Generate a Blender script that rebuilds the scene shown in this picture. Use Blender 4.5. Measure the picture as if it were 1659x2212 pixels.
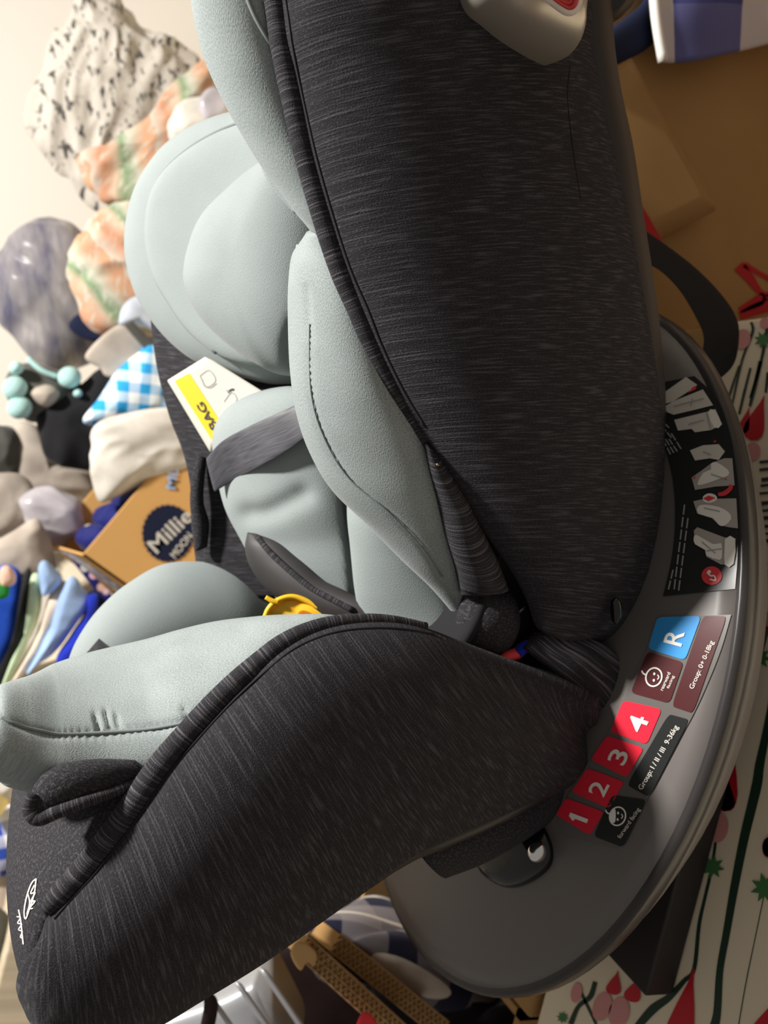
import bpy, math, random
import numpy as np
from mathutils import Vector, Matrix, noise
random.seed(4); np.random.seed(4)
for o in list(bpy.data.objects): bpy.data.objects.remove(o)
scn = bpy.context.scene
COL = scn.collection

# ------------------------------------------------------------------ camera
FPX = 1650.0
pitch, roll = math.radians(26), math.radians(15)
C = np.array([0.0715, -0.561, 0.551])
FW = np.array([0, math.cos(pitch), -math.sin(pitch)])
U0 = np.array([0, math.sin(pitch), math.cos(pitch)]); R0 = np.array([1.0, 0, 0])
RT = math.cos(roll)*R0 + math.sin(roll)*U0
UP = -math.sin(roll)*R0 + math.cos(roll)*U0
cd = bpy.data.cameras.new('camera'); cam = bpy.data.objects.new('camera', cd); COL.objects.link(cam)
X, Y, Z = -UP, RT, -FW
cam.matrix_world = Matrix(((X[0], Y[0], Z[0], C[0]), (X[1], Y[1], Z[1], C[1]), (X[2], Y[2], Z[2], C[2]), (0, 0, 0, 1)))
cd.sensor_fit = 'VERTICAL'; cd.sensor_height = 36; cd.lens = 36*FPX/2212
cd.clip_start = 0.01
cd.dof.use_dof = True; cd.dof.focus_distance = 0.44; cd.dof.aperture_fstop = 7.5
scn.camera = cam
# ------------------------------------------------------------------ light
w = bpy.data.worlds.new('world'); scn.world = w; w.use_nodes = True
w.node_tree.nodes['Background'].inputs[0].default_value = (1.0, 0.93, 0.84, 1)
w.node_tree.nodes['Background'].inputs[1].default_value = 0.275
def area(name, loc, target, size, power, col):
    l = bpy.data.lights.new(name, 'AREA'); l.shape = 'DISK'; l.size = size; l.energy = power; l.color = col
    o = bpy.data.objects.new(name, l); COL.objects.link(o); o.location = loc
    o.rotation_euler = (Vector(target)-Vector(loc)).to_track_quat('-Z', 'Y').to_euler(); return o
area('ceiling_lamp_offscreen', (0.60, 0.12, 2.15), (0.05, 0.2, 0.3), 0.20, 84, (1.0, 0.955, 0.90))
scn.view_settings.view_transform = 'Standard'; scn.view_settings.look = 'None'
scn.view_settings.exposure = 0.0; scn.view_settings.gamma = 1; scn.view_settings.use_curve_mapping = False

# ------------------------------------------------------------------ pixel -> place
def ray(x, y): return (1106-y)*RT-(x-829.5)*UP+FPX*FW
def onY(x, y, Yp): d = ray(x, y); return C+d*(Yp-C[1])/d[1]
def projpx(P):
    q = np.asarray(P, float)-C; w_ = q@FW; return np.c_[829.5-FPX*(q@UP)/w_, 1106-FPX*(q@RT)/w_]
def dent(o, lines, wpx, depth):
    """press soft creases into a padded part along lines given by their pixels"""
    me = o.data; n = len(me.vertices); co = np.empty(n*3); me.vertices.foreach_get('co', co); co = co.reshape(-1, 3)
    nr = np.array([v.normal[:] for v in me.vertices]); px = projpx(co); front = np.einsum('ij,ij->i', nr, C-co) > 0
    for L in lines:
        L = crom(np.array(L, float), 10); d = np.min(np.linalg.norm(px[:, None, :]-L[None], axis=2), axis=1)
        k = np.exp(-(d/wpx)**2)*depth*front; co = co-nr*k[:, None]
    me.vertices.foreach_set('co', co.ravel()); me.update()
def onZ(x, y, Zp): d = ray(x, y); return C+d*(Zp-C[2])/d[2]

# ------------------------------------------------------------------ materials
MATS = {}
def lnk(t, a, b): t.links.new(a, b)
def newmat(name, col, rough=0.8, metal=0.0, spec=0.3, sheen=0.0, coat=0.0):
    m = bpy.data.materials.new(name); m.use_nodes = True
    b = m.node_tree.nodes['Principled BSDF']
    b.inputs['Base Color'].default_value = (*col, 1); b.inputs['Roughness'].default_value = rough
    b.inputs['Metallic'].default_value = metal; b.inputs['Specular IOR Level'].default_value = spec
    if sheen:
        b.inputs['Sheen Weight'].default_value = sheen; b.inputs['Sheen Roughness'].default_value = 0.4
    if coat: b.inputs['Coat Weight'].default_value = coat; b.inputs['Coat Roughness'].default_value = 0.12
    MATS[name] = m; return m
def nodes(m): return m.node_tree, m.node_tree.nodes['Principled BSDF']
def uvmap(t, scale=(1, 1, 1), rot=0.0):
    u = t.nodes.new('ShaderNodeUVMap'); mp = t.nodes.new('ShaderNodeMapping'); lnk(t, u.outputs[0], mp.inputs[0])
    mp.inputs['Scale'].default_value = scale; mp.inputs['Rotation'].default_value = (0, 0, rot); return mp.outputs[0]
def noi(t, vec, scale=1.0, detail=2.0, rough=0.5):
    n = t.nodes.new('ShaderNodeTexNoise'); lnk(t, vec, n.inputs['Vector']); n.inputs['Scale'].default_value = scale
    n.inputs['Detail'].default_value = detail; n.inputs['Roughness'].default_value = rough; return n.outputs['Fac']
def ramp(t, fac, stops, interp='LINEAR'):
    r = t.nodes.new('ShaderNodeValToRGB'); r.color_ramp.interpolation = interp; lnk(t, fac, r.inputs[0])
    e = r.color_ramp.elements
    while len(e) < len(stops): e.new(0.5)
    for k, (p, c) in enumerate(stops): e[k].position = p; e[k].color = (*c, 1)
    return r.outputs[0]
def mixc(t, fac, a, b, mode='MIX'):
    n = t.nodes.new('ShaderNodeMix'); n.data_type = 'RGBA'; n.blend_type = mode
    for s, v in ((n.inputs[0], fac), (n.inputs[6], a), (n.inputs[7], b)):
        if hasattr(v, 'links'): lnk(t, v, s)
        elif isinstance(v, tuple): s.default_value = (*v, 1)
        else: s.default_value = v
    return n.outputs[2]
def mth(t, op, a, b=0.0):
    n = t.nodes.new('ShaderNodeMath'); n.operation = op
    for s, v in ((n.inputs[0], a), (n.inputs[1], b)):
        if hasattr(v, 'links'): lnk(t, v, s)
        else: s.default_value = v
    return n.outputs[0]
def bump(t, b, h, strength=0.3, dist=0.001):
    n = t.nodes.new('ShaderNodeBump'); n.inputs['Strength'].default_value = strength; n.inputs['Distance'].default_value = dist
    lnk(t, h, n.inputs['Height']); lnk(t, n.outputs[0], b.inputs['Normal'])

def dark_fabric(name, rib, ribv, contrast, base=(0.026, 0.0252, 0.029), hi=(0.165, 0.16, 0.175)):
    m = newmat(name, base, 0.9, spec=0.06, sheen=0.03); t, b = nodes(m)
    n1 = noi(t, uvmap(t, (rib, ribv, 1)), 1.0, 2.0, 0.6)
    n2 = noi(t, uvmap(t, (1500, 1500, 1)), 1.0, 1.0)
    dash = ramp(t, n1, [(0.50, (0, 0, 0)), (0.68, (1, 1, 1))])
    spk = ramp(t, n2, [(0.56, (0, 0, 0)), (0.80, (1, 1, 1))])
    f = mth(t, 'ADD', mth(t, 'MULTIPLY', dash, contrast), mth(t, 'MULTIPLY', spk, 0.45))
    lnk(t, mixc(t, f, base, hi), b.inputs['Base Color'])
    bump(t, b, mth(t, 'ADD', n1, mth(t, 'MULTIPLY', n2, 0.6)), 0.55, 0.0012); return m
dark_fabric('charcoal_jersey', 850, 45, 0.33)
dark_fabric('charcoal_ribbed', 850, 20, 0.6)
dark_fabric('charcoal_plain', 700, 500, 0.30)
m = dark_fabric('ribbed_elastic', 12, 420, 0.9, hi=(0.16, 0.16, 0.17))
def grey_fabric(name, col, amt=0.35):
    m = newmat(name, col, 0.85, spec=0.12, sheen=0.15); t, b = nodes(m)
    n = noi(t, uvmap(t, (900, 1900, 1), 0.6), 1.0, 1.5); n2 = noi(t, uvmap(t, (1, 1, 1)), 40, 2)
    v = mth(t, 'ADD', n, mth(t, 'MULTIPLY', n2, 0.25))
    c = ramp(t, v, [(0.35, tuple(k*(1-amt) for k in col)), (0.9, tuple(min(1, k*(1+amt)) for k in col))])
    lnk(t, c, b.inputs['Base Color']); bump(t, b, n, 0.35, 0.0008); return m
grey_fabric('grey_jersey', (0.285, 0.325, 0.325)); grey_fabric('grey_soft', (0.285, 0.325, 0.325), 0.12)
newmat('soft_black', (0.035, 0.033, 0.034), 0.55, spec=0.35)
newmat('black_lining', (0.020, 0.020, 0.022), 0.8, spec=0.1)
newmat('thread', (0.012, 0.012, 0.015), 0.8)
newmat('grey_thread', (0.20, 0.225, 0.225), 0.8)
newmat('black_plastic', (0.018, 0.018, 0.019), 0.38, spec=0.4)
newmat('shell_plastic', (0.035, 0.032, 0.031), 0.5, spec=0.35)
newmat('base_plastic', (0.13, 0.118, 0.112), 0.36, spec=0.45)
newmat('base_side', (0.13, 0.118, 0.112), 0.42)
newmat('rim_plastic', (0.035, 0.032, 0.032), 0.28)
newmat('gloss_black', (0.004, 0.004, 0.004), 0.12, spec=0.5)
newmat('chrome', (0.75, 0.75, 0.76), 0.12, metal=1.0)
newmat('silver_plastic', (0.50, 0.46, 0.40), 0.28, metal=0.6, spec=0.6)
newmat('white_plastic', (0.75, 0.71, 0.66), 0.4)
newmat('red_core', (0.55, 0.05, 0.05), 0.35)
newmat('sticker_film', (0.12, 0.11, 0.105), 0.3, coat=0.2)
newmat('tile_red', (0.70, 0.025, 0.05), 0.25, coat=0.4)
newmat('tile_blue', (0.035, 0.29, 0.70), 0.3, coat=0.3)
newmat('tile_maroon', (0.075, 0.018, 0.02), 0.25, coat=0.4)
newmat('tile_black', (0.022, 0.024, 0.024), 0.22, coat=0.5)
newmat('print_white', (0.80, 0.77, 0.72), 0.5)
newmat('print_grey', (0.33, 0.32, 0.31), 0.5)
newmat('print_mid', (0.40, 0.37, 0.34), 0.5)
newmat('print_pale', (0.60, 0.57, 0.52), 0.5)
newmat('print_red', (0.72, 0.05, 0.06), 0.4)
newmat('webbing', (0.12, 0.12, 0.14), 0.5, spec=0.3)
t, b = nodes(MATS['webbing']); n = noi(t, uvmap(t, (60, 900, 1)), 1, 1); lnk(t, ramp(t, n, [(0.3, (0.05, 0.05, 0.06)), (0.75, (0.11, 0.11, 0.125))]), b.inputs['Base Color'])
newmat('black_webbing', (0.006, 0.007, 0.010), 0.6)
newmat('yellow_plastic', (0.90, 0.55, 0.03), 0.35)
newmat('orange_plastic', (0.85, 0.25, 0.02), 0.4)
newmat('label_white', (0.58, 0.565, 0.50), 0.6); newmat('label_yellow', (0.72, 0.53, 0.02), 0.5); newmat('ink', (0.05, 0.05, 0.05), 0.6)
newmat('ink_soft', (0.30, 0.30, 0.29), 0.6)
newmat('wall_paint', (0.80, 0.755, 0.69), 0.9, spec=0.1)
newmat('floor_wood', (0.20, 0.13, 0.08), 0.5)
newmat('cardboard', (0.36, 0.215, 0.085), 0.85, spec=0.1)
t, b = nodes(MATS['cardboard']); tc = t.nodes.new('ShaderNodeTexCoord'); lnk(t, ramp(t, noi(t, tc.outputs['Object'], 6, 4), [(0.3, (0.32, 0.19, 0.075)), (0.7, (0.40, 0.24, 0.10))]), b.inputs['Base Color'])
newmat('kraft', (0.60, 0.34, 0.12), 0.8, spec=0.1)
newmat('cardboard_edge', (0.40, 0.26, 0.13), 0.9, spec=0.1)
newmat('cardboard_light', (0.62, 0.40, 0.18), 0.9)
newmat('card_red', (0.45, 0.02, 0.025), 0.8)
newmat('bright_red', (0.80, 0.04, 0.06), 0.6)
newmat('wrap_paper', (0.76, 0.665, 0.51), 0.55)
newmat('wire_green', (0.012, 0.035, 0.02), 0.55); newmat('star_green', (0.05, 0.17, 0.055), 0.55)
newmat('bulb_red', (0.50, 0.008, 0.02), 0.5); newmat('bulb_pink', (0.62, 0.27, 0.26), 0.5)
newmat('dark_foot', (0.022, 0.018, 0.018), 0.55)
newmat('bed_sheet', (0.66, 0.58, 0.44), 0.9)
newmat('navy_cloth', (0.006, 0.010, 0.035), 0.9)
newmat('grey_metal', (0.42, 0.43, 0.45), 0.4, metal=0.4)
newmat('dark_maroon', (0.018, 0.008, 0.008), 0.7)
newmat('bag_white', (0.55, 0.53, 0.51), 0.35)

def cloth(name, builder, col=(0.7, 0.7, 0.7), rough=0.9):
    m = newmat(name, col, rough, spec=0.1, sheen=0.1); t, b = nodes(m); c = builder(t)
    if c is not None: lnk(t, c, b.inputs['Base Color'])
    return m
def sep(t, v):
    s = t.nodes.new('ShaderNodeSeparateXYZ'); lnk(t, v, s.inputs[0]); return s.outputs
def band(t, v, freq, duty=0.5, phase=0.0):
    return mth(t, 'LESS_THAN', mth(t, 'FRACT', mth(t, 'ADD', mth(t, 'MULTIPLY', v, freq), phase)), duty)
def gingham(colr, white, freq, rot):
    def f(t):
        s = sep(t, uvmap(t, (1, 1, 1), rot)); a = band(t, s[0], freq); bb = band(t, s[1], freq)
        fac = mth(t, 'MULTIPLY', mth(t, 'ADD', a, bb), 0.5); return mixc(t, fac, white, colr)
    return f
cloth('gingham_sky', gingham((0.03, 0.33, 0.68), (0.80, 0.84, 0.85), 28, 0.6))
cloth('gingham_royal', gingham((0.03, 0.08, 0.42), (0.75, 0.76, 0.80), 24, 0.9))
def plaid(t):
    s = sep(t, uvmap(t, (1, 1, 1), 0.15)); a = band(t, s[0], 10, 0.45); bb = band(t, s[1], 10, 0.45, 0.3); l = band(t, s[1], 20, 0.12, 0.1)
    c = mixc(t, a, (0.16, 0.15, 0.17), (0.02, 0.022, 0.05)); c = mixc(t, mth(t, 'MULTIPLY', bb, 0.6), c, (0.30, 0.28, 0.29)); return mixc(t, l, c, (0.66, 0.63, 0.58))
cloth('flannel_plaid', plaid)
def script_print(t):
    n = noi(t, uvmap(t, (34, 80, 1), 0.5), 1.0, 2.5, 0.6)
    return ramp(t, n, [(0.0, (0.60, 0.56, 0.50)), (0.55, (0.55, 0.515, 0.455)), (0.61, (0.085, 0.08, 0.075))])
cloth('script_muslin', script_print)
def stripes(t):
    s = sep(t, uvmap(t, (1, 1, 1), 0.75)); v = mth(t, 'ADD', mth(t, 'MULTIPLY', s[0], 8.0), mth(t, 'MULTIPLY', noi(t, uvmap(t), 18), 0.35))
    v = mth(t, 'FRACT', v)
    c = ramp(t, v, [(0.0, (0.55, 0.49, 0.41)), (0.2, (0.55, 0.27, 0.16)), (0.4, (0.56, 0.42, 0.31)), (0.52, (0.20, 0.30, 0.17)), (0.66, (0.52, 0.52, 0.42)), (0.85, (0.56, 0.32, 0.2))])
    leaf_ = ramp(t, noi(t, uvmap(t, (40, 110, 1), 0.4), 1, 2), [(0.55, (0, 0, 0)), (0.62, (1, 1, 1))]); return mixc(t, mth(t, 'MULTIPLY', leaf_, 0.6), c, (0.58, 0.56, 0.48))
cloth('striped_muslin', stripes)
def floral_navy(t):
    n = t.nodes.new('ShaderNodeTexVoronoi'); lnk(t, uvmap(t), n.inputs['Vector']); n.inputs['Scale'].default_value = 34
    fac = ramp(t, n.outputs['Distance'], [(0.26, (1, 1, 1)), (0.36, (0, 0, 0))])
    dots = mixc(t, 0.75, n.outputs['Color'], (0.70, 0.50, 0.42)); return mixc(t, fac, (0.015, 0.02, 0.13), dots)
cloth('navy_floral', floral_navy, rough=0.35)
def tint(c, amt=0.25, sc=14):
    return lambda t: ramp(t, noi(t, uvmap(t), sc, 3), [(0.3, tuple(k*(1-amt) for k in c)), (0.7, tuple(min(1, k*(1+amt)) for k in c))])
for nm, c in dict(cotton_white=(0.60, 0.565, 0.50), black_cotton=(0.016, 0.016, 0.018), royal_cotton=(0.02, 0.08, 0.50), deep_blue=(0.015, 0.03, 0.36), pale_green=(0.50, 0.62, 0.40), pale_blue=(0.33, 0.47, 0.74),
                  cream_cotton=(0.74, 0.62, 0.50), beige_bag=(0.40, 0.35, 0.30), olive_grey=(0.10, 0.10, 0.09), mint=(0.42, 0.66, 0.63), tan_paper=(0.45, 0.39, 0.33), pale_lilac=(0.46, 0.43, 0.46),
                  pink_skin=(0.72, 0.47, 0.36), yellow_pale=(0.72, 0.62, 0.30), green_band=(0.03, 0.25, 0.05), cream_box=(0.66, 0.56, 0.40), grey_dark=(0.10, 0.10, 0.09), steel_blue=(0.45, 0.49, 0.55), lint=(0.45, 0.36, 0.25)).items():
    cloth(nm, tint(c))
def bagmat(t): return ramp(t, noi(t, uvmap(t, (7, 22, 1), 0.5), 1.0, 3, 0.6), [(0.30, (0.06, 0.06, 0.12)), (0.46, (0.20, 0.19, 0.21)), (0.6, (0.30, 0.28, 0.28)), (0.75, (0.46, 0.43, 0.42))])
cloth('smoky_plastic', bagmat, rough=0.25)
def towel(t):
    s = sep(t, uvmap(t)); w_ = noi(t, uvmap(t, (500, 900, 1)), 1, 1)
    c = ramp(t, s[0], [(0.0, (0.62, 0.55, 0.50)), (0.15, (0.012, 0.022, 0.20)), (0.64, (0.60, 0.54, 0.50))], 'CONSTANT')
    lo = mth(t, 'GREATER_THAN', s[1], 0.62); c = mixc(t, mth(t, 'MULTIPLY', lo, 0.14), c, (0.45, 0.45, 0.75)); return mixc(t, mth(t, 'MULTIPLY', w_, 0.2), c, (0.55, 0.5, 0.5))
cloth('blue_towel', towel)

# ------------------------------------------------------------------ mesh helpers
def mkobj(name, verts, faces, mat, parent=None, uvs=None, smooth=True):
    me = bpy.data.meshes.new(name); me.from_pydata([tuple(map(float, v)) for v in verts], [], faces)
    if uvs is not None:
        ul = me.uv_layers.new(name='UVMap')
        idx = np.empty(len(me.loops), dtype=np.int32); me.loops.foreach_get('vertex_index', idx)
        ul.data.foreach_set('uv', np.asarray(uvs, dtype=np.float32)[idx].ravel())
    me.materials.append(MATS[mat] if isinstance(mat, str) else mat)
    if smooth: me.polygons.foreach_set('use_smooth', [True]*len(me.polygons))
    me.update(); o = bpy.data.objects.new(name, me); COL.objects.link(o)
    if parent is not None:
        o.parent = parent
        if parent.type == 'EMPTY': o.matrix_parent_inverse = Matrix.Translation(-Vector(parent.location))
    return o
def fixn(o):
    import bmesh
    bm = bmesh.new(); bm.from_mesh(o.data); bmesh.ops.recalc_face_normals(bm, faces=bm.faces); bm.to_mesh(o.data); bm.free(); return o
def tag(o, label, cat=None, group=None, kind=None):
    o['label'] = label
    if cat: o['category'] = cat
    if group: o['group'] = group
    if kind: o['kind'] = kind
    return o
def empty(name, loc, label, cat, group=None):
    o = bpy.data.objects.new(name, None); COL.objects.link(o); o.location = loc; o.empty_display_size = 0.05
    bpy.context.view_layer.update(); tag(o, label, cat, group); return o
def adopt(o, root):
    o.parent = root; o.matrix_parent_inverse = Matrix.Translation(-Vector(root.location)); return o
def crom(P, n, closed=False):
    P = np.asarray(P, float); N = len(P); out = []
    segs = N if closed else N-1
    for i in range(segs):
        if closed: p0, p1, p2, p3 = P[(i-1) % N], P[i], P[(i+1) % N], P[(i+2) % N]
        else:
            p1, p2 = P[i], P[i+1]; p0 = P[i-1] if i > 0 else 2*p1-p2; p3 = P[i+2] if i+2 < N else 2*p2-p1
        for k in range(n):
            t = k/n
            out.append(0.5*((2*p1)+(-p0+p2)*t+(2*p0-5*p1+4*p2-p3)*t*t+(-p0+3*p1-3*p2+p3)*t**3))
    if not closed: out.append(P[-1])
    return np.array(out)
def nrm(v): return v/(np.linalg.norm(v)+1e-12)
def rough_up(verts, norms, amp, sc, seed):
    o = Vector((seed*3.1, seed*1.7, seed*0.9))
    a = seed*1.3+0.6; D = Vector((math.cos(a)*0.8, 0.2, math.sin(a))).normalized()
    for i in range(len(verts)):
        v = Vector(verts[i]); v = (v-D*(v.dot(D))*0.72)*sc; v = v+Vector((noise.noise(v*0.6), noise.noise(v*0.6+o), 0))*0.7+o
        r = (1-abs(noise.noise(v))*2.2)*0.6+(1-abs(noise.noise(v*2.1))*2.0)*0.3
        verts[i] = verts[i]+norms[i]*amp*(r-0.3)
    return verts
def leaf(name, secs, mat, parent, sub=6, nr=28, e=1.0, ef=1.0, crumple=None, seed=1, cap=True):
    """loft of closed lens-shaped sections; each section (ax,ay,aY,bx,by,bY,hf,hb)"""
    A = np.array([onY(*s[0:3]) for s in secs]); B = np.array([onY(*s[3:6]) for s in secs]); H = np.array([s[6:8] for s in secs])
    return leaf3(name, A, B, H, mat, parent, sub, nr, e, ef, crumple, seed, cap)
def leaf3(name, A, B, H, mat, parent, sub=6, nr=28, e=1.0, ef=1.0, crumple=None, seed=1, cap=True, ref=None):
    A = crom(A, sub); B = crom(B, sub); H = crom(H, sub); M = (A+B)/2; n = len(A)
    T = np.gradient(M, axis=0); L = np.concatenate([[0], np.cumsum(np.linalg.norm(np.diff(M, axis=0), axis=1))])
    verts = []; uvs = []; norms = []
    th = np.linspace(0, 2*np.pi, nr, endpoint=False)
    for i in range(n):
        d = (A[i]-B[i])/2; nn = nrm(np.cross(T[i], d)); rf = (C-M[i]) if ref is None else np.asarray(ref, float)
        if nn @ rf < 0: nn = -nn
        wd = np.linalg.norm(d)
        for t in th:
            c, s = math.cos(t), math.sin(t); ca = math.copysign(abs(c)**e, c); sa = math.copysign(abs(s)**ef, s)
            h = H[i][0] if s > 0 else H[i][1]
            verts.append(M[i]+d*ca+nn*h*sa); norms.append(nrm(d*c+nn*s*wd)); uvs.append((L[i], wd*(1-ca) if s >= 0 else wd*(3+ca)))
    verts = np.array(verts)
    if crumple: verts = rough_up(verts, np.array(norms), crumple[0], crumple[1], seed)
    f = []
    for i in range(n-1):
        for k in range(nr):
            k2 = (k+1) % nr; f.append((i*nr+k, i*nr+k2, (i+1)*nr+k2, (i+1)*nr+k))
    if cap: f.append(tuple(range(nr))); f.append(tuple((n-1)*nr+k for k in range(nr))[::-1])
    return fixn(mkobj(name, verts, f, mat, parent, uvs))
def pillow(name, outl, hf, hb, mat, parent, p=2.0, q=2.0, sub=6, rings=12, crumple=None, seed=1, center=None, ref=None):
    O = crom(np.array([onY(*o) for o in outl]), sub, True)
    return pillow3(name, O, hf, hb, mat, parent, p, q, rings, crumple, seed, center, ref)
def pillow3(name, O, hf, hb, mat, parent, p=2.0, q=2.0, rings=12, crumple=None, seed=1, center=None, ref=None):
    c = O.mean(0) if center is None else onY(*center)
    u_, s_, vt = np.linalg.svd(O-O.mean(0)); N = vt[2]; e1, e2 = vt[0], vt[1]
    if N @ ((C-c) if ref is None else np.asarray(ref, float)) < 0: N = -N
    if e1[0] < 0: e1 = -e1
    e2 = np.cross(N, e1)
    n = len(O); verts = []; uvs = []; norms = []
    ss = np.sin(np.linspace(np.pi/2, 0.12, rings))
    def ringset(sgn, h, first):
        for s in ss[first:]:
            hh = h*max(0, 1-s**p)**(1/q)
            for k in range(n):
                v = c+(O[k]-c)*s+N*sgn*hh; verts.append(v); norms.append(nrm(nrm(O[k]-c)*s**3+N*sgn*(1-s**3)+1e-9)); uvs.append(((v-c)@e1, (v-c)@e2))
    ringset(1, hf, 0); nf = rings; ringset(-1, hb, 1)
    verts = np.array(verts)
    if crumple: verts = rough_up(verts, np.array(norms), crumple[0], crumple[1], seed)
    f = []
    for i in range(nf-1):
        for k in range(n): k2 = (k+1) % n; f.append((i*n+k, i*n+k2, (i+1)*n+k2, (i+1)*n+k))
    f.append(tuple((nf-1)*n+k for k in range(n)))
    off = nf*n
    for k in range(n): k2 = (k+1) % n; f.append((k2, k, off+k, off+k2))
    for i in range(nf-2):
        for k in range(n): k2 = (k+1) % n; f.append((off+i*n+k2, off+i*n+k, off+(i+1)*n+k, off+(i+1)*n+k2))
    f.append(tuple(off+(nf-2)*n+k for k in range(n))[::-1])
    return fixn(mkobj(name, verts, f, mat, parent, uvs))
def tube3(name, P, r, mat, parent, sub=6, nr=10, flat=1.0):
    P = crom(P, sub); n = len(P); T = np.gradient(P, axis=0); L = np.concatenate([[0], np.cumsum(np.linalg.norm(np.diff(P, axis=0), axis=1))])
    R_ = np.interp(np.linspace(0, 1, n), np.linspace(0, 1, len(np.atleast_1d(r))), np.atleast_1d(r))
    verts = []; uvs = []
    for i in range(n):
        t = nrm(T[i]); v = nrm(C-P[i]); a = nrm(np.cross(t, v)); b_ = np.cross(a, t)
        for k in range(nr):
            an = 2*np.pi*k/nr; verts.append(P[i]+R_[i]*(a*math.cos(an)+b_*math.sin(an)*flat)); uvs.append((L[i], R_[i]*an))
    f = [(i*nr+k, i*nr+(k+1) % nr, (i+1)*nr+(k+1) % nr, (i+1)*nr+k) for i in range(n-1) for k in range(nr)]
    f.append(tuple(range(nr))[::-1]); f.append(tuple((n-1)*nr+k for k in range(nr)))
    return fixn(mkobj(name, verts, f, mat, parent, uvs))
def tube(name, pts, r, mat, parent, **k): return tube3(name, np.array([onY(*p) for p in pts]), r, mat, parent, **k)
def box3(name, o, ex, ey, ez, mat, parent=None, bev=0.0):
    o, ex, ey, ez = map(lambda q: np.asarray(q, float), (o, ex, ey, ez))
    v = [o, o+ex, o+ex+ey, o+ey, o+ez, o+ex+ez, o+ex+ey+ez, o+ey+ez]
    f = [(0, 3, 2, 1), (4, 5, 6, 7), (0, 1, 5, 4), (1, 2, 6, 5), (2, 3, 7, 6), (3, 0, 4, 7)]
    ob = fixn(mkobj(name, v, f, mat, parent, [(0, 0), (1, 0), (1, 1), (0, 1)]*2, smooth=False))
    if bev:
        md = ob.modifiers.new('bevel', 'BEVEL'); md.width = bev; md.segments = 3
    return ob
# decals: flat print laid on a real surface (fn: pixel -> 3D point on it, already lifted)
def decal_poly(name, px, fn, mat, parent, thick=0.0004, closed_sub=0):
    P = np.array(px, float)
    if closed_sub: P = crom(P, closed_sub, True)
    c = P.mean(0); rings = [1.0, 0.8, 0.6, 0.4, 0.2]; n = len(P); verts = []; uvs = []
    for s in rings:
        for k in range(n): q = c+(P[k]-c)*s; verts.append(fn(*q)); uvs.append((q/1000).tolist())
    verts.append(fn(*c)); uvs.append((c/1000).tolist())
    f = [(i*n+k, i*n+(k+1) % n, (i+1)*n+(k+1) % n, (i+1)*n+k) for i in range(4) for k in range(n)]
    f += [(4*n+k, 4*n+(k+1) % n, 5*n) for k in range(n)]
    return mkobj(name, verts, f, mat, parent, uvs)
def quad_px(c4, rx=0.12, n=8):
    """rounded quad outline from 4 corners (pixels)"""
    c4 = np.array(c4, float); out = []
    for i in range(4):
        p, a, b_ = c4[i], c4[i-1], c4[(i+1) % 4]
        la = nrm(a-p)*min(np.linalg.norm(a-p), 400)*rx; lb = nrm(b_-p)*np.linalg.norm(b_-p)*rx
        for k in range(5):
            t = k/4; out.append((1-t)**2*(p+la)+2*t*(1-t)*p+t*t*(p+lb))
        q = c4[(i+1) % 4]; e0 = p+lb; e1 = q-lb
        for k in range(1, n): out.append(e0+(e1-e0)*k/n)
    return np.array(out)
def text_mesh(s):
    cu = bpy.data.curves.new('t', 'FONT'); cu.body = s; cu.resolution_u = 4; cu.offset = 0.012
    o = bpy.data.objects.new('t', cu); COL.objects.link(o)
    dg = bpy.context.evaluated_depsgraph_get(); me = bpy.data.meshes.new_from_object(o.evaluated_get(dg))
    V = np.array([v.co[:2] for v in me.vertices]); Fc = [tuple(p.vertices) for p in me.polygons]
    bpy.data.objects.remove(o); bpy.data.meshes.remove(me); bpy.data.curves.remove(cu); return V, Fc
def decal_text(name, s, center, wpx, hpx, r, u, fn, mat, parent):
    V, Fc = text_mesh(s); mn, mx = V.min(0), V.max(0); V = (V-(mn+mx)/2)/(mx-mn)
    r = nrm(np.array(r, float)); u = nrm(np.array(u, float)); c = np.array(center, float)
    verts = [fn(*(c+r*v[0]*wpx+u*v[1]*hpx)) for v in V]
    o = mkobj(name, verts, Fc, mat, parent, V, smooth=False); return o
def stroke_px(px, wpx, sub=5):
    P = crom(np.array(px, float), sub); T = np.gradient(P, axis=0); N_ = np.c_[-T[:, 1], T[:, 0]]; N_ /= np.linalg.norm(N_, axis=1)[:, None]+1e-9
    W = np.interp(np.linspace(0, 1, len(P)), np.linspace(0, 1, len(np.atleast_1d(wpx))), np.atleast_1d(wpx))[:, None]/2
    return P+N_*W, P-N_*W
def decal_stroke(name, px, wpx, fn, mat, parent, sub=5):
    a, b_ = stroke_px(px, wpx, sub); n = len(a); verts = [fn(*p) for p in a]+[fn(*p) for p in b_]
    return mkobj(name, verts, [(i, i+1, n+i+1, n+i) for i in range(n-1)], mat, parent, np.r_[a, b_]/1000)
def ell_px(cx, cy, rx, ry, rot=0, n=24):
    t = np.linspace(0, 2*np.pi, n, endpoint=False); c, s = math.cos(rot), math.sin(rot)
    return np.c_[cx+rx*np.cos(t)*c-ry*np.sin(t)*s, cy+rx*np.cos(t)*s+ry*np.sin(t)*c]

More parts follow.
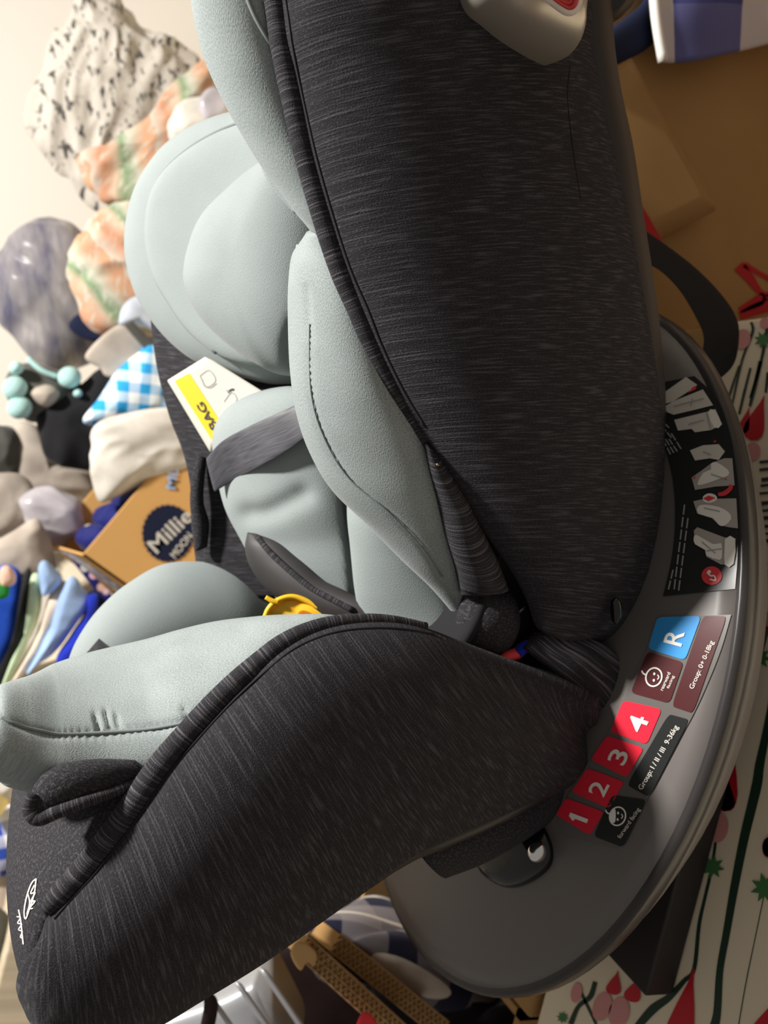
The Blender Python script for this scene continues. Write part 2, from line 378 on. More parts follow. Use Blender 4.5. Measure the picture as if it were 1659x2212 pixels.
# ================================================================== THE SETTING
FLOOR = -0.25
tag(box3('floor', (-2.2, -1.6, FLOOR-0.05), (4.6, 0, 0), (0, 3.2, 0), (0, 0, 0.05), 'floor_wood'), 'brown wooden floor of the room', kind='structure')
tag(box3('wall_back', (-2.2, 1.6, FLOOR), (4.6, 0, 0), (0, 0.08, 0), (0, 0, 2.65), 'wall_paint'), 'plain cream painted wall behind the pile of clothes', kind='structure')
tag(box3('wall_right', (2.4, -1.6, FLOOR), (0.08, 0, 0), (0, 3.28, 0), (0, 0, 2.65), 'wall_paint'), 'plain cream painted side wall', kind='structure')
BEDZ = 0.10
bed = empty('bed', (0.2, 1.05, FLOOR), 'low bed with a cream sheet under the heap of laundry', 'bed')
box3('mattress', (-1.3, 0.56, FLOOR+0.12), (3.2, 0, 0), (0, 1.02, 0), (0, 0, BEDZ-FLOOR-0.12), 'bed_sheet', bed, 0.03)
box3('bed_frame', (-1.3, 0.56, FLOOR), (3.2, 0, 0), (0, 1.02, 0), (0, 0, 0.12), 'dark_maroon', bed)

# ================================================================== WRAPPED BOX under the seat
wrap = empty('gift_wrapped_box', (0, 0, FLOOR), 'low box in cream gift paper printed with red and pink bulbs, under the car seat', 'gift box')
box3('paper_wrapping', (-0.375, -0.46, FLOOR), (0.705, 0, 0), (0, 0.435, 0), (0, 0, -FLOOR), 'wrap_paper', wrap, 0.012)
sup = empty('cardboard_box', (-0.02, 0.16, FLOOR), 'closed brown cardboard box carrying the rear of the swivel base', 'box')
box3('box_body', (-0.36, -0.020, FLOOR), (0.685, 0, 0), (0, 0.355, 0), (0, 0, -FLOOR-0.0005), 'cardboard', sup, 0.004)
box3('packing_tape', (-0.361, 0.13, -0.0006), (0.687, 0, 0), (0, 0.05, 0), (0, 0, 0.0005), 'tan_paper', sup)
def pap(x, y): p = onZ(x, y, 0.0006); return p
def pap2(x, y): return onZ(x, y, 0.0010)
def c7(x, y): return (950+x*0.4274, 1700+y*0.4274)
def c8(x, y): return (1150+x*0.3068, 1300+y*0.3068)
def c1(x, y): return (1350+x*0.2441, 780+y*0.2441)
def c3(x, y): return (1250+x*0.2486, 350+y*0.2486)
wires = [([c7(960, 1260), c7(1010, 1198), c7(1080, 1120), c7(1160, 1062), c7(1235, 980), c7(1285, 920), c7(1310, 700), c7(1340, 560), c7(1372, 420), c7(1395, 270), c7(1415, 110)], [12, 17, 20, 15, 10, 9, 8, 7, 7, 6, 5]),
         ([c8(1350, 1470), c8(1425, 1030), c8(1465, 800), c8(1500, 560), c8(1530, 300), c8(1560, 50)], [5, 8, 16, 14, 12, 10]),
         ([c7(1370, 1260), c7(1400, 1150), c7(1415, 930), c7(1450, 730), c7(1490, 500), c7(1540, 250), c7(1600, 0), c8(1600, 1150), c8(1650, 900), c8(1720, 500)], [24, 17, 15, 16, 18, 20, 22, 20, 16, 12]),
         ([c7(1500, 1260), c7(1545, 1000), c7(1590, 780), c7(1640, 540)], [2, 2.2, 2, 2]),
         ([c7(785, 985), c7(760, 1060), c7(700, 1110), c7(660, 1200)], [10, 12, 9, 12]),
         ([c7(690, 990), c7(790, 1200)], [6, 6]),
         ([c1(1010, 40), c1(960, 190), c1(915, 330)], [4, 5, 5]), ([c1(1110, 60), c1(1050, 300), c1(1010, 470)], [5, 6, 5]),
         ([c1(1200, 0), c1(1150, 220), c1(1105, 400)], [9, 9, 6]), ([c1(1270, 100), c1(1245, 280)], [9, 5]),
         ([c3(1500, 1390), c3(1510, 1480), c3(1420, 1720), c3(1330, 2120)], [6, 6, 5, 4]), ([c3(1640, 1440), c3(1580, 1750), c3(1490, 2050)], [8, 6, 5]),
         ([(1659, 1230), (1640, 1300)], [10, 8])]
for k, (p, wd) in enumerate(wires): decal_stroke('printed_wire', p, wd, pap, 'wire_green', wrap)
def drop(tip, bot, wd):
    tip, bot = np.array(tip, float), np.array(bot, float); d = bot-tip; n_ = nrm(np.array([-d[1], d[0]])); out = []
    for t, w_ in ((0, 0.02), (0.2, 0.22), (0.45, 0.62), (0.7, 0.95), (0.85, 0.95), (0.95, 0.65)): out.append(tip+d*t+n_*wd/2*w_)
    out.append(bot)
    for t, w_ in ((0.95, 0.65), (0.85, 0.95), (0.7, 0.95), (0.45, 0.62), (0.2, 0.22), (0, 0.02)): out.append(tip+d*t-n_*wd/2*w_)
    return out
for tp, bt, wd in ((c8(1425, 1030), c8(1352, 1475), 47), (c7(1285, 915), c7(1190, 1330), 62), (c7(1455, -60), c7(1436, 125), 46), (c1(1235, 300), c1(1110, 700), 46), (c1(1105, 400), c1(1035, 640), 24),
                   (c7(900, 930), c7(870, 1050), 34), (c7(1010, 960), c7(960, 1085), 38), (c7(1680, 1090), c7(1590, 1290), 40), ((1659, 1215), (1643, 1290), 26)):
    decal_poly('printed_bulb', drop(tp, bt, wd), pap2, 'bulb_red', wrap)
for (cx, cy), rx, ry, ro in ((c8(1310, 1592), 21, 32, 0.15), (c7(1400, 205), 0.1, 0.1, 0), (c7(1665, 310), 16, 24, 0), (c7(820, 1110), 20, 32, 0.3), (c7(905, 1140), 22, 34, 0.2), (c1(1130, 800), 17, 20, 0.2), (c8(1665, 1720), 14, 24, 0.1), (c3(1420, 1540), 18, 22, 0.3), (c3(1620, 1400), 12, 12, 0), (c8(1660, 150), 14, 24, 0), (c7(690, 1040), 12, 22, 0.2)):
    if rx > 1: decal_poly('printed_bauble', ell_px(cx, cy, rx, ry, ro), pap2, 'bulb_pink', wrap)
def star(c, r, rot):
    return [(c[0]+(r if k % 2 == 0 else r*0.52)*math.cos(rot+k*math.pi/8), c[1]+(r if k % 2 == 0 else r*0.52)*math.sin(rot+k*math.pi/8)) for k in range(16)]
for c_, r_, ro in ((c7(1378, 405), 27, 0.2), (c7(1645, 510), 34, 0.5), (c8(1600, 395), 26, 0.1), (c3(1600, 1545), 20, 0.3), (c7(620, 1165), 14, 0.2)):
    decal_poly('printed_star', star(c_, r_, ro), pap2, 'star_green', wrap)
for k in range(11):
    y = 1000+k*17+random.uniform(-3, 3); decal_stroke('printed_code', [(1640+random.uniform(0, 6), y), (1672, y-3)], random.uniform(4, 9), pap2, 'ink', wrap, 2)
tg = decal_poly('paper_tag', quad_px([c8(1560, -60), c8(1650, -60), c8(1530, 545), c8(1452, 535)], 0.06), lambda x, y: onZ(x, y, 0.0016), 'print_white', None)
md = tg.modifiers.new('solid', 'SOLIDIFY'); md.thickness = 0.0008
tag(tg, 'narrow white paper tag with a red mark on the gift paper', 'paper tag')
decal_poly('red_mark', quad_px([c8(1520, 228), c8(1565, 245), c8(1568, 272), c8(1520, 248)], 0.1), lambda x, y: onZ(x, y, 0.0030), 'print_red', tg)

# ================================================================== CHILD CAR SEAT
seat = empty('child_car_seat', (0, 0, 0), 'reclined child car seat, charcoal cover with light grey padding, on a swivel base', 'car seat')
# ---- swivel base
EA, EB, EZ = 0.302, 0.241, 0.132
def deck_z(q): return EZ+0.028*(1-min(q, 1.0)**2.4)
def deck_hit(x, y, lift=0.0):
    d = ray(x, y); z = EZ+0.01
    for _ in range(30):
        p = C+d*(z-C[2])/d[2]; q = math.hypot(p[0]/EA, p[1]/EB); z = 0.5*z+0.5*(deck_z(q)+lift)
    return C+d*(z-C[2])/d[2]
def ringmesh(name, prof, mat, parent, n=96):
    v = []; f = []
    for (q, z) in prof:
        for k in range(n): a = 2*np.pi*k/n; v.append((EA*q*math.cos(a), EB*q*math.sin(a), z))
    m_ = len(prof)
    for i in range(m_-1):
        for k in range(n): f.append((i*n+k, i*n+(k+1) % n, (i+1)*n+(k+1) % n, (i+1)*n+k))
    f.append(tuple(range(n))); f.append(tuple((m_-1)*n+k for k in range(n))[::-1])
    return fixn(mkobj(name, v, f, mat, parent, [(p[0], p[1]) for p in v]))
base = ringmesh('base', [(0.12+0.88*k/14*0.985, deck_z(0.12+0.88*k/14*0.985)) for k in range(15)]+[(0.96, EZ-0.03), (0.6, EZ-0.03)], 'base_plastic', seat)
base['label'] = 'dark grey oval swivel base with printed position stickers'
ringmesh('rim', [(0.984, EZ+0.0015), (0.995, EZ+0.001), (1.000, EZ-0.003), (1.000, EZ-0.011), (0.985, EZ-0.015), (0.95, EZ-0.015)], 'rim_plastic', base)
ringmesh('skirt', [(0.985, EZ-0.014), (0.96, EZ-0.03), (0.90, EZ-0.055), (0.82, EZ-0.08), (0.74, EZ-0.10), (0.70, EZ-0.108)], 'base_side', base)
# foot plate and slab under the base
box3('foot_plate', onZ(1455, 2150, 0.0)+np.array([0, 0, 0.001]), (0.30, 0.0, 0), (0.01, 0.10, 0), (0, 0, 0.030), 'dark_foot', base, 0.002)
box3('foot_plate', (0.02, -0.10, 0.001), (0.17, 0, 0), (0, 0.22, 0), (0, 0, 0.03), 'dark_foot', base, 0.003)
box3('foot_plate', (-0.2, 0.0, 0.001), (0.4, 0, 0), (0, 0.12, 0), (0, 0, 0.028), 'dark_foot', base, 0.003)
# round release recess with chrome button
def deck_at(x, y): return deck_hit(x, y)
rc = deck_hit(1110, 1838); O = np.array([deck_hit(*p, 0.001) for p in crom([(1040, 1800), (1085, 1765), (1150, 1762), (1188, 1815), (1190, 1868), (1150, 1905), (1100, 1918), (1050, 1890), (1030, 1845)], 5, True)])
pillow3('release_knob', O, 0.012, 0.01, 'gloss_black', base, p=4, q=2, ref=(0, -0.3, 1))
bs = deck_hit(1160, 1838, 0.010); v = []; 
O = np.array([deck_hit(*p, 0.012) for p in ell_px(1162, 1840, 17, 24)])
pillow3('release_button', O, 0.007, 0.004, 'chrome', base, ref=(0, -0.3, 1))
# stickers
L1 = lambda x, y: deck_hit(x, y, 0.0008)
L2 = lambda x, y: deck_hit(x, y, 0.0014)
L3 = lambda x, y: deck_hit(x, y, 0.0020)
def lab(o, s): o['label'] = s; return o
def band_px(outer, inner, n=6): return np.r_[crom(np.array(outer, float), n), crom(np.array(inner, float), n)[::-1]]
def strip_decal(name, outer, inner, fn, mat, parent, n=6, m_=8):
    a = crom(np.array(outer, float), n); b_ = crom(np.array(inner, float), n); v = []; f = []; uv = []
    for i in range(len(a)):
        for k in range(m_+1): q = a[i]+(b_[i]-a[i])*k/m_; v.append(fn(*q)); uv.append(q/1000)
    for i in range(len(a)-1):
        for k in range(m_): f.append((i*(m_+1)+k, i*(m_+1)+k+1, (i+1)*(m_+1)+k+1, (i+1)*(m_+1)+k))
    return mkobj(name, v, f, mat, parent, uv)
strip_decal('sticker_film', [c8(225, 1645), c8(180, 1540), c8(270, 1330), c8(400, 1120), c8(530, 920), c8(640, 690), c8(740, 470), c8(820, 290), c8(880, 110)],
            [c8(600, 1735), c8(690, 1620), c8(815, 1380), c8(940, 1130), c8(1040, 960), c8(1140, 780), c8(1240, 560), c8(1330, 330), c8(1400, 90)], L1, 'sticker_film', base)
tiles = [('tile_red', [(165, 1500), (235, 1380), (505, 1480), (405, 1645)]), ('tile_red', [(275, 1340), (385, 1170), (648, 1268), (540, 1455)]), ('tile_red', [(410, 1110), (525, 940), (785, 1030), (665, 1240)]), ('tile_red', [(545, 915), (640, 693), (912, 755), (805, 1005)]),
         ('tile_blue', [(812, 330), (880, 108), (1190, 98), (1075, 412)]),
         ('tile_black', [(430, 1650), (560, 1360), (805, 1395), (640, 1730)]), ('tile_black', [(665, 1290), (960, 790), (1105, 830), (820, 1375)]),
         ('tile_maroon', [(690, 640), (810, 350), (1065, 425), (965, 715)]), ('tile_maroon', [(980, 735), (1200, 100), (1370, 100), (1130, 785)])]
for mt, q in tiles: decal_poly('sticker_tile', quad_px([c8(*p) for p in q], 0.13), L2, mt, base)
uu = (-0.94, -0.33)
decal_stroke('sticker_number', [c8(388, 1545), c8(262, 1497)], 9, L3, 'print_white', base, 2)
decal_stroke('sticker_number', [c8(266, 1499), c8(292, 1536)], 7, L3, 'print_white', base, 2)
for s_, ce, wd, ht, rr in (('2', (465, 1315), 30, 38, (0.45, -0.89)), ('3', (605, 1092), 30, 40, (0.44, -0.9)), ('4', (740, 858), 34, 40, (0.42, -0.9)), ('R', (998, 250), 32, 40, (0.25, -0.97))):
    decal_text('sticker_number', s_, c8(*ce), wd, ht, rr, uu if s_ != 'R' else (-0.96, -0.25), L3, 'print_white', base)
decal_text('sticker_text', 'Group: I / II / III  9-36kg', c8(890, 1098), 158, 15, (0.50, -0.87), (-0.87, -0.5), L3, 'print_pale', base)
decal_text('sticker_text', 'Group: 0+ 0-18kg', c8(1195, 445), 112, 14, (0.40, -0.92), (-0.92, -0.4), L3, 'print_pale', base)
decal_text('sticker_text', 'forward facing', c8(682, 1560), 77, 13, (0.56, -0.83), (-0.83, -0.56), L3, 'print_pale', base)
decal_text('sticker_text', 'rearward', c8(935, 560), 42, 8, (0.40, -0.92), (-0.92, -0.4), L3, 'print_pale', base)
decal_text('sticker_text', 'facing', c8(975, 565), 30, 8, (0.40, -0.92), (-0.92, -0.4), L3, 'print_pale', base)
for ce, fill in (((600, 1510), True), ((855, 530), False)):
    cx, cy = c8(*ce); ring = np.r_[ell_px(cx, cy, 17, 20, 0.3), [ell_px(cx, cy, 17, 20, 0.3)[0]]]
    decal_stroke('face_outline', ring, 3.0, L3, 'print_white', base, 2)
    decal_stroke('face_curl', [(cx-15, cy-4), (cx-23, cy-8), (cx-26, cy-14)], 3.0, L3, 'print_white', base, 3)
    if fill: decal_poly('face_hair', [(cx-16, cy-6), (cx-15, cy+12), (cx-6, cy+13), (cx-4, cy-2), (cx-6, cy-16)], L3, 'print_white', base, closed_sub=3)
    for dx, dy in ((1, -7), (0, 7)): decal_poly('face_eye', ell_px(cx+dx, cy+dy, 2.2, 3), L3, 'print_white', base)
    decal_stroke('face_mouth', [(cx+8, cy-5), (cx+11, cy), (cx+8, cy+5)], 2.0, L3, 'print_white', base, 3)
# black instruction sticker with small pictures
strip_decal('instruction_sticker', [(1410, 830), (1415, 900), (1442, 985), (1455, 1050), (1458, 1130), (1450, 1210), (1432, 1288)], [(1500, 812), (1548, 860), (1575, 930), (1590, 1010), (1596, 1090), (1594, 1190), (1588, 1272)], L1, 'tile_black', base)
pics = [[(300, 310), (400, 240), (540, 140), (640, 210), (560, 270), (420, 360), (330, 385)], [(350, 400), (440, 350), (690, 250), (780, 390), (640, 425), (430, 475), (370, 450)], [(435, 520), (720, 450), (800, 425), (860, 560), (760, 610), (620, 630), (590, 600), (470, 615)],
        [(575, 790), (690, 745), (830, 735), (885, 800), (830, 875), (750, 860), (620, 880)], [(590, 1030), (690, 960), (770, 900), (880, 860), (950, 860), (970, 1100), (800, 1110), (620, 1140)], [(605, 1240), (700, 1220), (985, 1215), (1000, 1480), (920, 1470), (830, 1450), (770, 1390), (640, 1350)],
        [(610, 1500), (640, 1470), (880, 1560), (980, 1570), (960, 1800), (850, 1800), (720, 1730), (720, 1680), (620, 1620)]]
for k, p in enumerate(pics): decal_poly('instruction_picture', [c1(*q) for q in p], L2, 'print_mid' if k in (4, 5, 6) else 'print_pale', base, closed_sub=1)
LM = lambda x, y: deck_hit(x, y, 0.0017)
for p in ([(640, 1090), (690, 990), (760, 960), (760, 910), (810, 895), (910, 960), (915, 1010), (840, 1040), (700, 1090)], [(645, 1290), (700, 1270), (830, 1290), (920, 1340), (940, 1400), (880, 1455), (830, 1450), (780, 1390), (650, 1350)], [(610, 1560), (640, 1540), (780, 1620), (850, 1610), (860, 1700), (840, 1760), (720, 1720), (710, 1670), (620, 1620)], [(885, 1575), (975, 1572), (962, 1795), (882, 1800)], [(790, 430), (855, 560), (790, 590), (735, 455)], [(690, 1200), (740, 1170), (800, 1185), (815, 1225), (760, 1255), (700, 1245)]):
    decal_poly('instruction_picture', [c1(*q) for q in p], LM, 'print_white', base, closed_sub=2)
for a_, b__ in (((430, 400), (700, 330)), ((580, 400), (600, 330)), ((560, 560), (700, 520)), ((720, 450), (760, 600)), ((690, 800), (760, 830)), ((760, 1000), (880, 1040)), ((700, 1300), (840, 1330)), ((720, 1680), (860, 1660)), ((880, 1570), (870, 1790)), ((680, 1600), (800, 1700))):
    decal_stroke('instruction_line', [c1(*a_), c1(*b__)], 2.2, L3, 'print_grey', base, 2)
for p in ([(560, 280), (600, 230), (635, 215), (625, 250)], [(690, 1215), (740, 1190), (800, 1210), (740, 1240)], [(780, 720), (800, 695), (808, 715)], [(595, 1040), (620, 1015), (625, 1040)], [(865, 1035), (900, 1040), (905, 1055)]):
    decal_poly('red_pointer', [c1(*q) for q in p], L3, 'print_red', base)
decal_stroke('red_arrow', [c1(825, 1180), c1(880, 1170), c1(930, 1130), c1(940, 1095)], [7, 10, 9, 9], L3, 'print_red', base)
decal_poly('red_dot', ell_px(*c1(768, 1898), 22, 20), L2, 'print_red', base)
decal_stroke('dot_figure', [c1(725, 1870), c1(760, 1900), c1(790, 1900), c1(800, 1940), c1(750, 1930)], 3.2, L3, 'print_white', base)
decal_poly('dot_figure', ell_px(*c1(745, 1865), 4, 4), L3, 'print_white', base)
for k, (a_, b__) in enumerate((((335, 690), (410, 840)), ((360, 690), (440, 825)), ((390, 690), (470, 810)), ((410, 640), (505, 790)), ((300, 500), (400, 600)), ((325, 570), (420, 690)), ((385, 2020), (430, 1830)), ((435, 2020), (530, 1250)), ((475, 2030), (560, 1370)))):
    A_ = np.array(c1(*a_)); B_ = np.array(c1(*b__)); nseg = max(2, int(np.linalg.norm(B_-A_)/26))
    for j in range(nseg):
        decal_stroke('instruction_text', [A_+(B_-A_)*(j/nseg), A_+(B_-A_)*((j+0.82)/nseg)], 3.0, L3, 'print_grey', base, 2)
from mathutils.bvhtree import BVHTree
def bvh(o): return BVHTree.FromPolygons([v.co.copy() for v in o.data.vertices], [tuple(p.vertices) for p in o.data.polygons])
def hitter(o, lift, fallback):
    tr = bvh(o)
    def fn(x, y):
        d = Vector(ray(x, y)).normalized(); h = tr.ray_cast(Vector(C), d)
        if h[0] is None: return np.array(fallback(x, y))
        return np.array(h[0]-d*lift)
    return fn

# ---- structural shell (back of the seat and underside)
prof = np.array([(-0.222, 0.425), (-0.20, 0.37), (-0.165, 0.315), (-0.12, 0.25), (-0.06, 0.19), (0.0, 0.165), (0.10, 0.158), (0.20, 0.19), (0.30, 0.245), (0.40, 0.315), (0.47, 0.365)])
nearE = np.array([(x, -0.135, z) for x, z in prof]); farE = np.array([(x, 0.155, z) for x, z in prof])
shell = leaf3('seat_shell', nearE, farE, np.array([(0.012, 0.012)]*len(prof)), 'shell_plastic', seat, e=0.5, ef=0.6, ref=(-0.3, 0, 1))
shell['label'] = 'dark plastic seat shell behind the cover'
# pedestal between seat and base
ringmesh('turntable', [(0.50, 0.145), (0.50, 0.168), (0.44, 0.185), (0.2, 0.19)], 'black_plastic', base)
# side strip of the shell under the backrest panel
leaf('shell_side', [(1255, -120, -.15, 1300, -120, -.12, .012, .012), (1262, 60, -.15, 1296, 60, -.12, .012, .012), (1275, 200, -.15, 1305, 200, -.12, .014, .012), (1300, 330, -.15, 1335, 330, -.12, .014, .012), (1320, 470, -.15, 1358, 470, -.12, .014, .012),
                    (1345, 620, -.15, 1382, 620, -.12, .014, .012), (1362, 760, -.15, 1400, 760, -.12, .014, .012), (1370, 900, -.15, 1408, 900, -.12, .014, .012), (1372, 1040, -.15, 1400, 1050, -.12, .012, .012), (1370, 1150, -.15, 1390, 1180, -.12, .008, .008)], 'shell_plastic', shell, e=0.7)
# dark inner lining of pan and backrest
lin = np.array([(-0.215, 0.470), (-0.15, 0.435), (-0.08, 0.36), (-0.02, 0.285), (0.03, 0.262), (0.10, 0.275), (0.20, 0.325), (0.30, 0.375), (0.40, 0.43)])
leaf3('inner_lining', np.array([(x, -0.15, z) for x, z in lin]), np.array([(x, 0.16, z) for x, z in lin]), np.array([(0.008, 0.008)]*len(lin)), 'black_lining', seat, e=0.5, ef=0.6, ref=(-0.3, 0, 1))

# ---- backrest side panel, near side
bp = [(-140, 585, 1252, .05), (-60, 588, 1250, .05), (0, 600, 1248, .05), (90, 612, 1242, .05), (180, 634, 1248, .05), (340, 668, 1278, .052), (480, 708, 1310, .053), (600, 748, 1333, .053), (740, 806, 1356, .053), (840, 856, 1370, .052), (940, 912, 1380, .05), (1040, 975, 1386, .046), (1140, 1045, 1386, .042), (1230, 1112, 1378, .036), (1300, 1150, 1360, .028), (1355, 1172, 1330, .018), (1378, 1200, 1300, .008)]
back = leaf('backrest_side_panel', [(xa, y, -.165, xb-6, y+10, -.095, h*1.2, .02) for y, xa, xb, h in bp], 'charcoal_jersey', seat, e=1.0, ef=1.0, nr=40)
back['label'] = 'charcoal ribbed knit side panel of the backrest'
seamB = [(583, -140), (590, -60), (603, 0), (612, 60), (618, 100), (636, 190), (670, 340), (710, 480), (745, 585), (780, 665), (810, 742), (858, 842), (905, 920)]
tube('edge_roll', [(x-10, y, -.1615) for x, y in seamB]+[(938, 985, -.163)], [.0058]*9+[.005, .004, .002], 'charcoal_ribbed', back, sub=8, nr=14)
_bh = hitter(back, 0.0001, lambda x, y: onY(x, y, -.172))
tube3('seam', np.array([_bh(x+14, y+2) for x, y in seamB]), .0008, 'thread', back)
tube3('lint', np.array([_bh(944, 1003)+nrm(C-_bh(944, 1003))*.001, _bh(953, 1010)+nrm(C-_bh(953, 1010))*.0015, _bh(964, 1014)+nrm(C-_bh(964, 1014))*.001]), .0005, 'lint', back)
# backrest lower trim piping along the shell
tube3('lower_seam', np.array([_bh(*p) for p in [(1232, 140), (1226, 200), (1230, 260), (1240, 340), (1254, 430)]]), .0004, 'thread', back)
# press stud on the lower corner of the panel
pillow('cover_button', [(1322, 1300, -.18), (1335, 1292, -.18), (1344, 1315, -.18), (1336, 1345, -.18), (1324, 1342, -.18)], .004, .004, 'gloss_black', back)

# ---- ribbed edge roll beside the torso padding
leaf('ribbed_edge', [(915, 955, -.165, 930, 965, -.165, .004, .004), (925, 1010, -.16, 968, 1010, -.165, .010, .01), (938, 1080, -.155, 1005, 1070, -.16, .014, .01), (958, 1150, -.15, 1040, 1140, -.16, .016, .01), (978, 1215, -.145, 1075, 1210, -.155, .016, .01), (990, 1262, -.142, 1095, 1262, -.15, .014, .01), (996, 1285, -.142, 1098, 1275, -.15, .008, .008)], 'charcoal_ribbed', seat)
leaf('belt_guide', [(1000, 1262, -.135, 1090, 1262, -.14, .006, .01), (996, 1300, -.135, 1110, 1290, -.14, .014, .01), (985, 1345, -.135, 1120, 1330, -.14, .016, .01), (990, 1385, -.135, 1115, 1370, -.14, .012, .01), (1020, 1410, -.135, 1100, 1400, -.14, .006, .01)], 'charcoal_plain', seat)
leaf('belt_guide_lip', [(1030, 1395, -.13, 1060, 1410, -.13, .004, .004), (1090, 1350, -.13, 1110, 1380, -.13, .006, .004), (1135, 1310, -.13, 1150, 1345, -.13, .004, .004)], 'black_plastic', seat)
lab(tube('red_strap', [(1075, 1440, -.145), (1095, 1420, -.145), (1120, 1410, -.145)], .004, 'print_red', seat), 'red strap end')
lab(tube('blue_strap', [(1118, 1412, -.146), (1130, 1400, -.146), (1150, 1392, -.146)], .004, 'deep_blue', seat), 'blue strap end')
leaf('elastic_hem', [(1130, 1400, -.15, 1190, 1350, -.15, .006, .006), (1160, 1425, -.152, 1250, 1370, -.152, .010, .006), (1210, 1460, -.155, 1300, 1390, -.155, .012, .006), (1260, 1500, -.155, 1340, 1420, -.155, .010, .006), (1300, 1545, -.155, 1355, 1460, -.155, .006, .006)], 'ribbed_elastic', seat)
leaf('elastic_hem', [(1300, 1580, -.158, 1322, 1590, -.158, .004, .004), (1310, 1520, -.158, 1342, 1535, -.158, .007, .004), (1330, 1470, -.158, 1362, 1490, -.158, .007, .004), (1345, 1420, -.158, 1378, 1430, -.158, .007, .004), (1360, 1330, -.156, 1390, 1340, -.156, .006, .004), (1375, 1230, -.154, 1396, 1240, -.154, .004, .004)], 'charcoal_ribbed', seat)

# ---- seat (thigh) side panel, near side
fp = [((80, 2062), (82, 2105), .004), ((84, 2030), (90, 2150), .014), ((98, 2000), (112, 2180), .024), ((125, 1968), (150, 2192), .030), ((165, 1920), (215, 2190), .035), ((220, 1858), (300, 2165), .038), ((300, 1755), (415, 2108), .04), ((370, 1655), (545, 2040), .041), ((440, 1570), (650, 1972), .042), ((520, 1487), (760, 1902), .042), ((600, 1410), (880, 1828), .042), ((690, 1362), (985, 1782), .042), ((790, 1345), (1090, 1735), .042), ((890, 1352), (1180, 1692), .040), ((1000, 1392), (1240, 1655), .036), ((1110, 1442), (1282, 1612), .030), ((1210, 1492), (1308, 1578), .020), ((1290, 1540), (1318, 1556), .008)]
front = leaf('thigh_side_panel', [(a[0], a[1], -.168, b_[0]-8, b_[1]-10, -.11, h*1.2, .02) for a, b_, h in fp], 'charcoal_jersey', seat, e=1.0, ef=1.0, nr=40)
front['label'] = 'charcoal ribbed knit side panel of the seat front'
# rounded front end of the panel
seamF = [(108, 1975), (130, 1950), (190, 1885), (270, 1785), (345, 1675), (410, 1597), (490, 1510), (560, 1445), (630, 1390), (710, 1358), (790, 1348), (860, 1350), (930, 1362)]
tube('edge_roll', [(x-10, y-7, -.1635) for x, y in seamF], [.0030, .0062, .0068, .0068, .0066, .006, .005, .0045, .004, .003], 'charcoal_ribbed', front, sub=8, nr=14)
_fh = hitter(front, 0.0001, lambda x, y: onY(x, y, -.174))
tube3('seam', np.array([_fh(x+9, y+9) for x, y in seamF]), .0008, 'thread', front)
tube('bottom_trim', [(1316, 1566, -.152), (1262, 1640, -.152), (1170, 1705, -.15), (1050, 1765, -.15), (930, 1815, -.15), (880, 1838, -.15), (760, 1912, -.15), (640, 1985, -.15), (540, 2048, -.15)], [.003, .006, .008, .008, .007, .005, .003], 'black_plastic', front, nr=12)
leaf('under_cover', [(900, 1835, -.14, 960, 1880, -.12, .012, .01), (1000, 1790, -.14, 1050, 1840, -.12, .014, .01), (1120, 1730, -.14, 1160, 1770, -.12, .014, .01), (1220, 1670, -.14, 1240, 1700, -.12, .01, .01)], 'charcoal_plain', shell)

# ---- front lip of the seat pan (turns away to the far side)
lipn = np.array([onY(*p) for p in [(330, 1690, -.165), (245, 1800, -.165), (180, 1880, -.165), (125, 1950, -.165), (95, 2010, -.165), (85, 2080, -.165), (92, 2150, -.16), (120, 2215, -.155)]])
lipf = lipn.copy(); lipf[:, 1] = 0.16; lipf[:, 2] -= 0.012
lip = leaf3('front_lip', lipn, lipf, np.array([(0.022, 0.01)]*len(lipn)), 'charcoal_plain', seat, sub=8, nr=64, ref=(-0.5, 0, 1), e=0.9)
lip['label'] = 'charcoal front edge of the seat pan with a white printed emblem'
def lip_hit(x, y):
    best = None; d = ray(x, y)
    return onY(x, y, -0.10)
# printed emblem on the lip: found on the lip mesh by ray
LH = hitter(lip, 0.0012, lambda x, y: onY(x, y, -0.08))
for p, wd in (([(78, 1898), (74, 1930), (64, 1962), (55, 1985), (52, 1968), (58, 1935), (68, 1908), (78, 1898)], 2.6), ([(74, 1912), (66, 1930), (76, 1928), (66, 1948), (76, 1946), (64, 1962), (71, 1962)], 2.4), ([(60, 1930), (64, 1950), (58, 1975)], 2.4),
              ([(40, 1965), (44, 1985), (47, 2010), (50, 2040)], 2.8), ([(36, 1980), (44, 1982), (38, 1994), (47, 1996), (40, 2008), (48, 2012), (44, 2024), (50, 2026)], 2.4)):
    decal_stroke('printed_emblem', p, wd, LH, 'print_white', lip, 4)
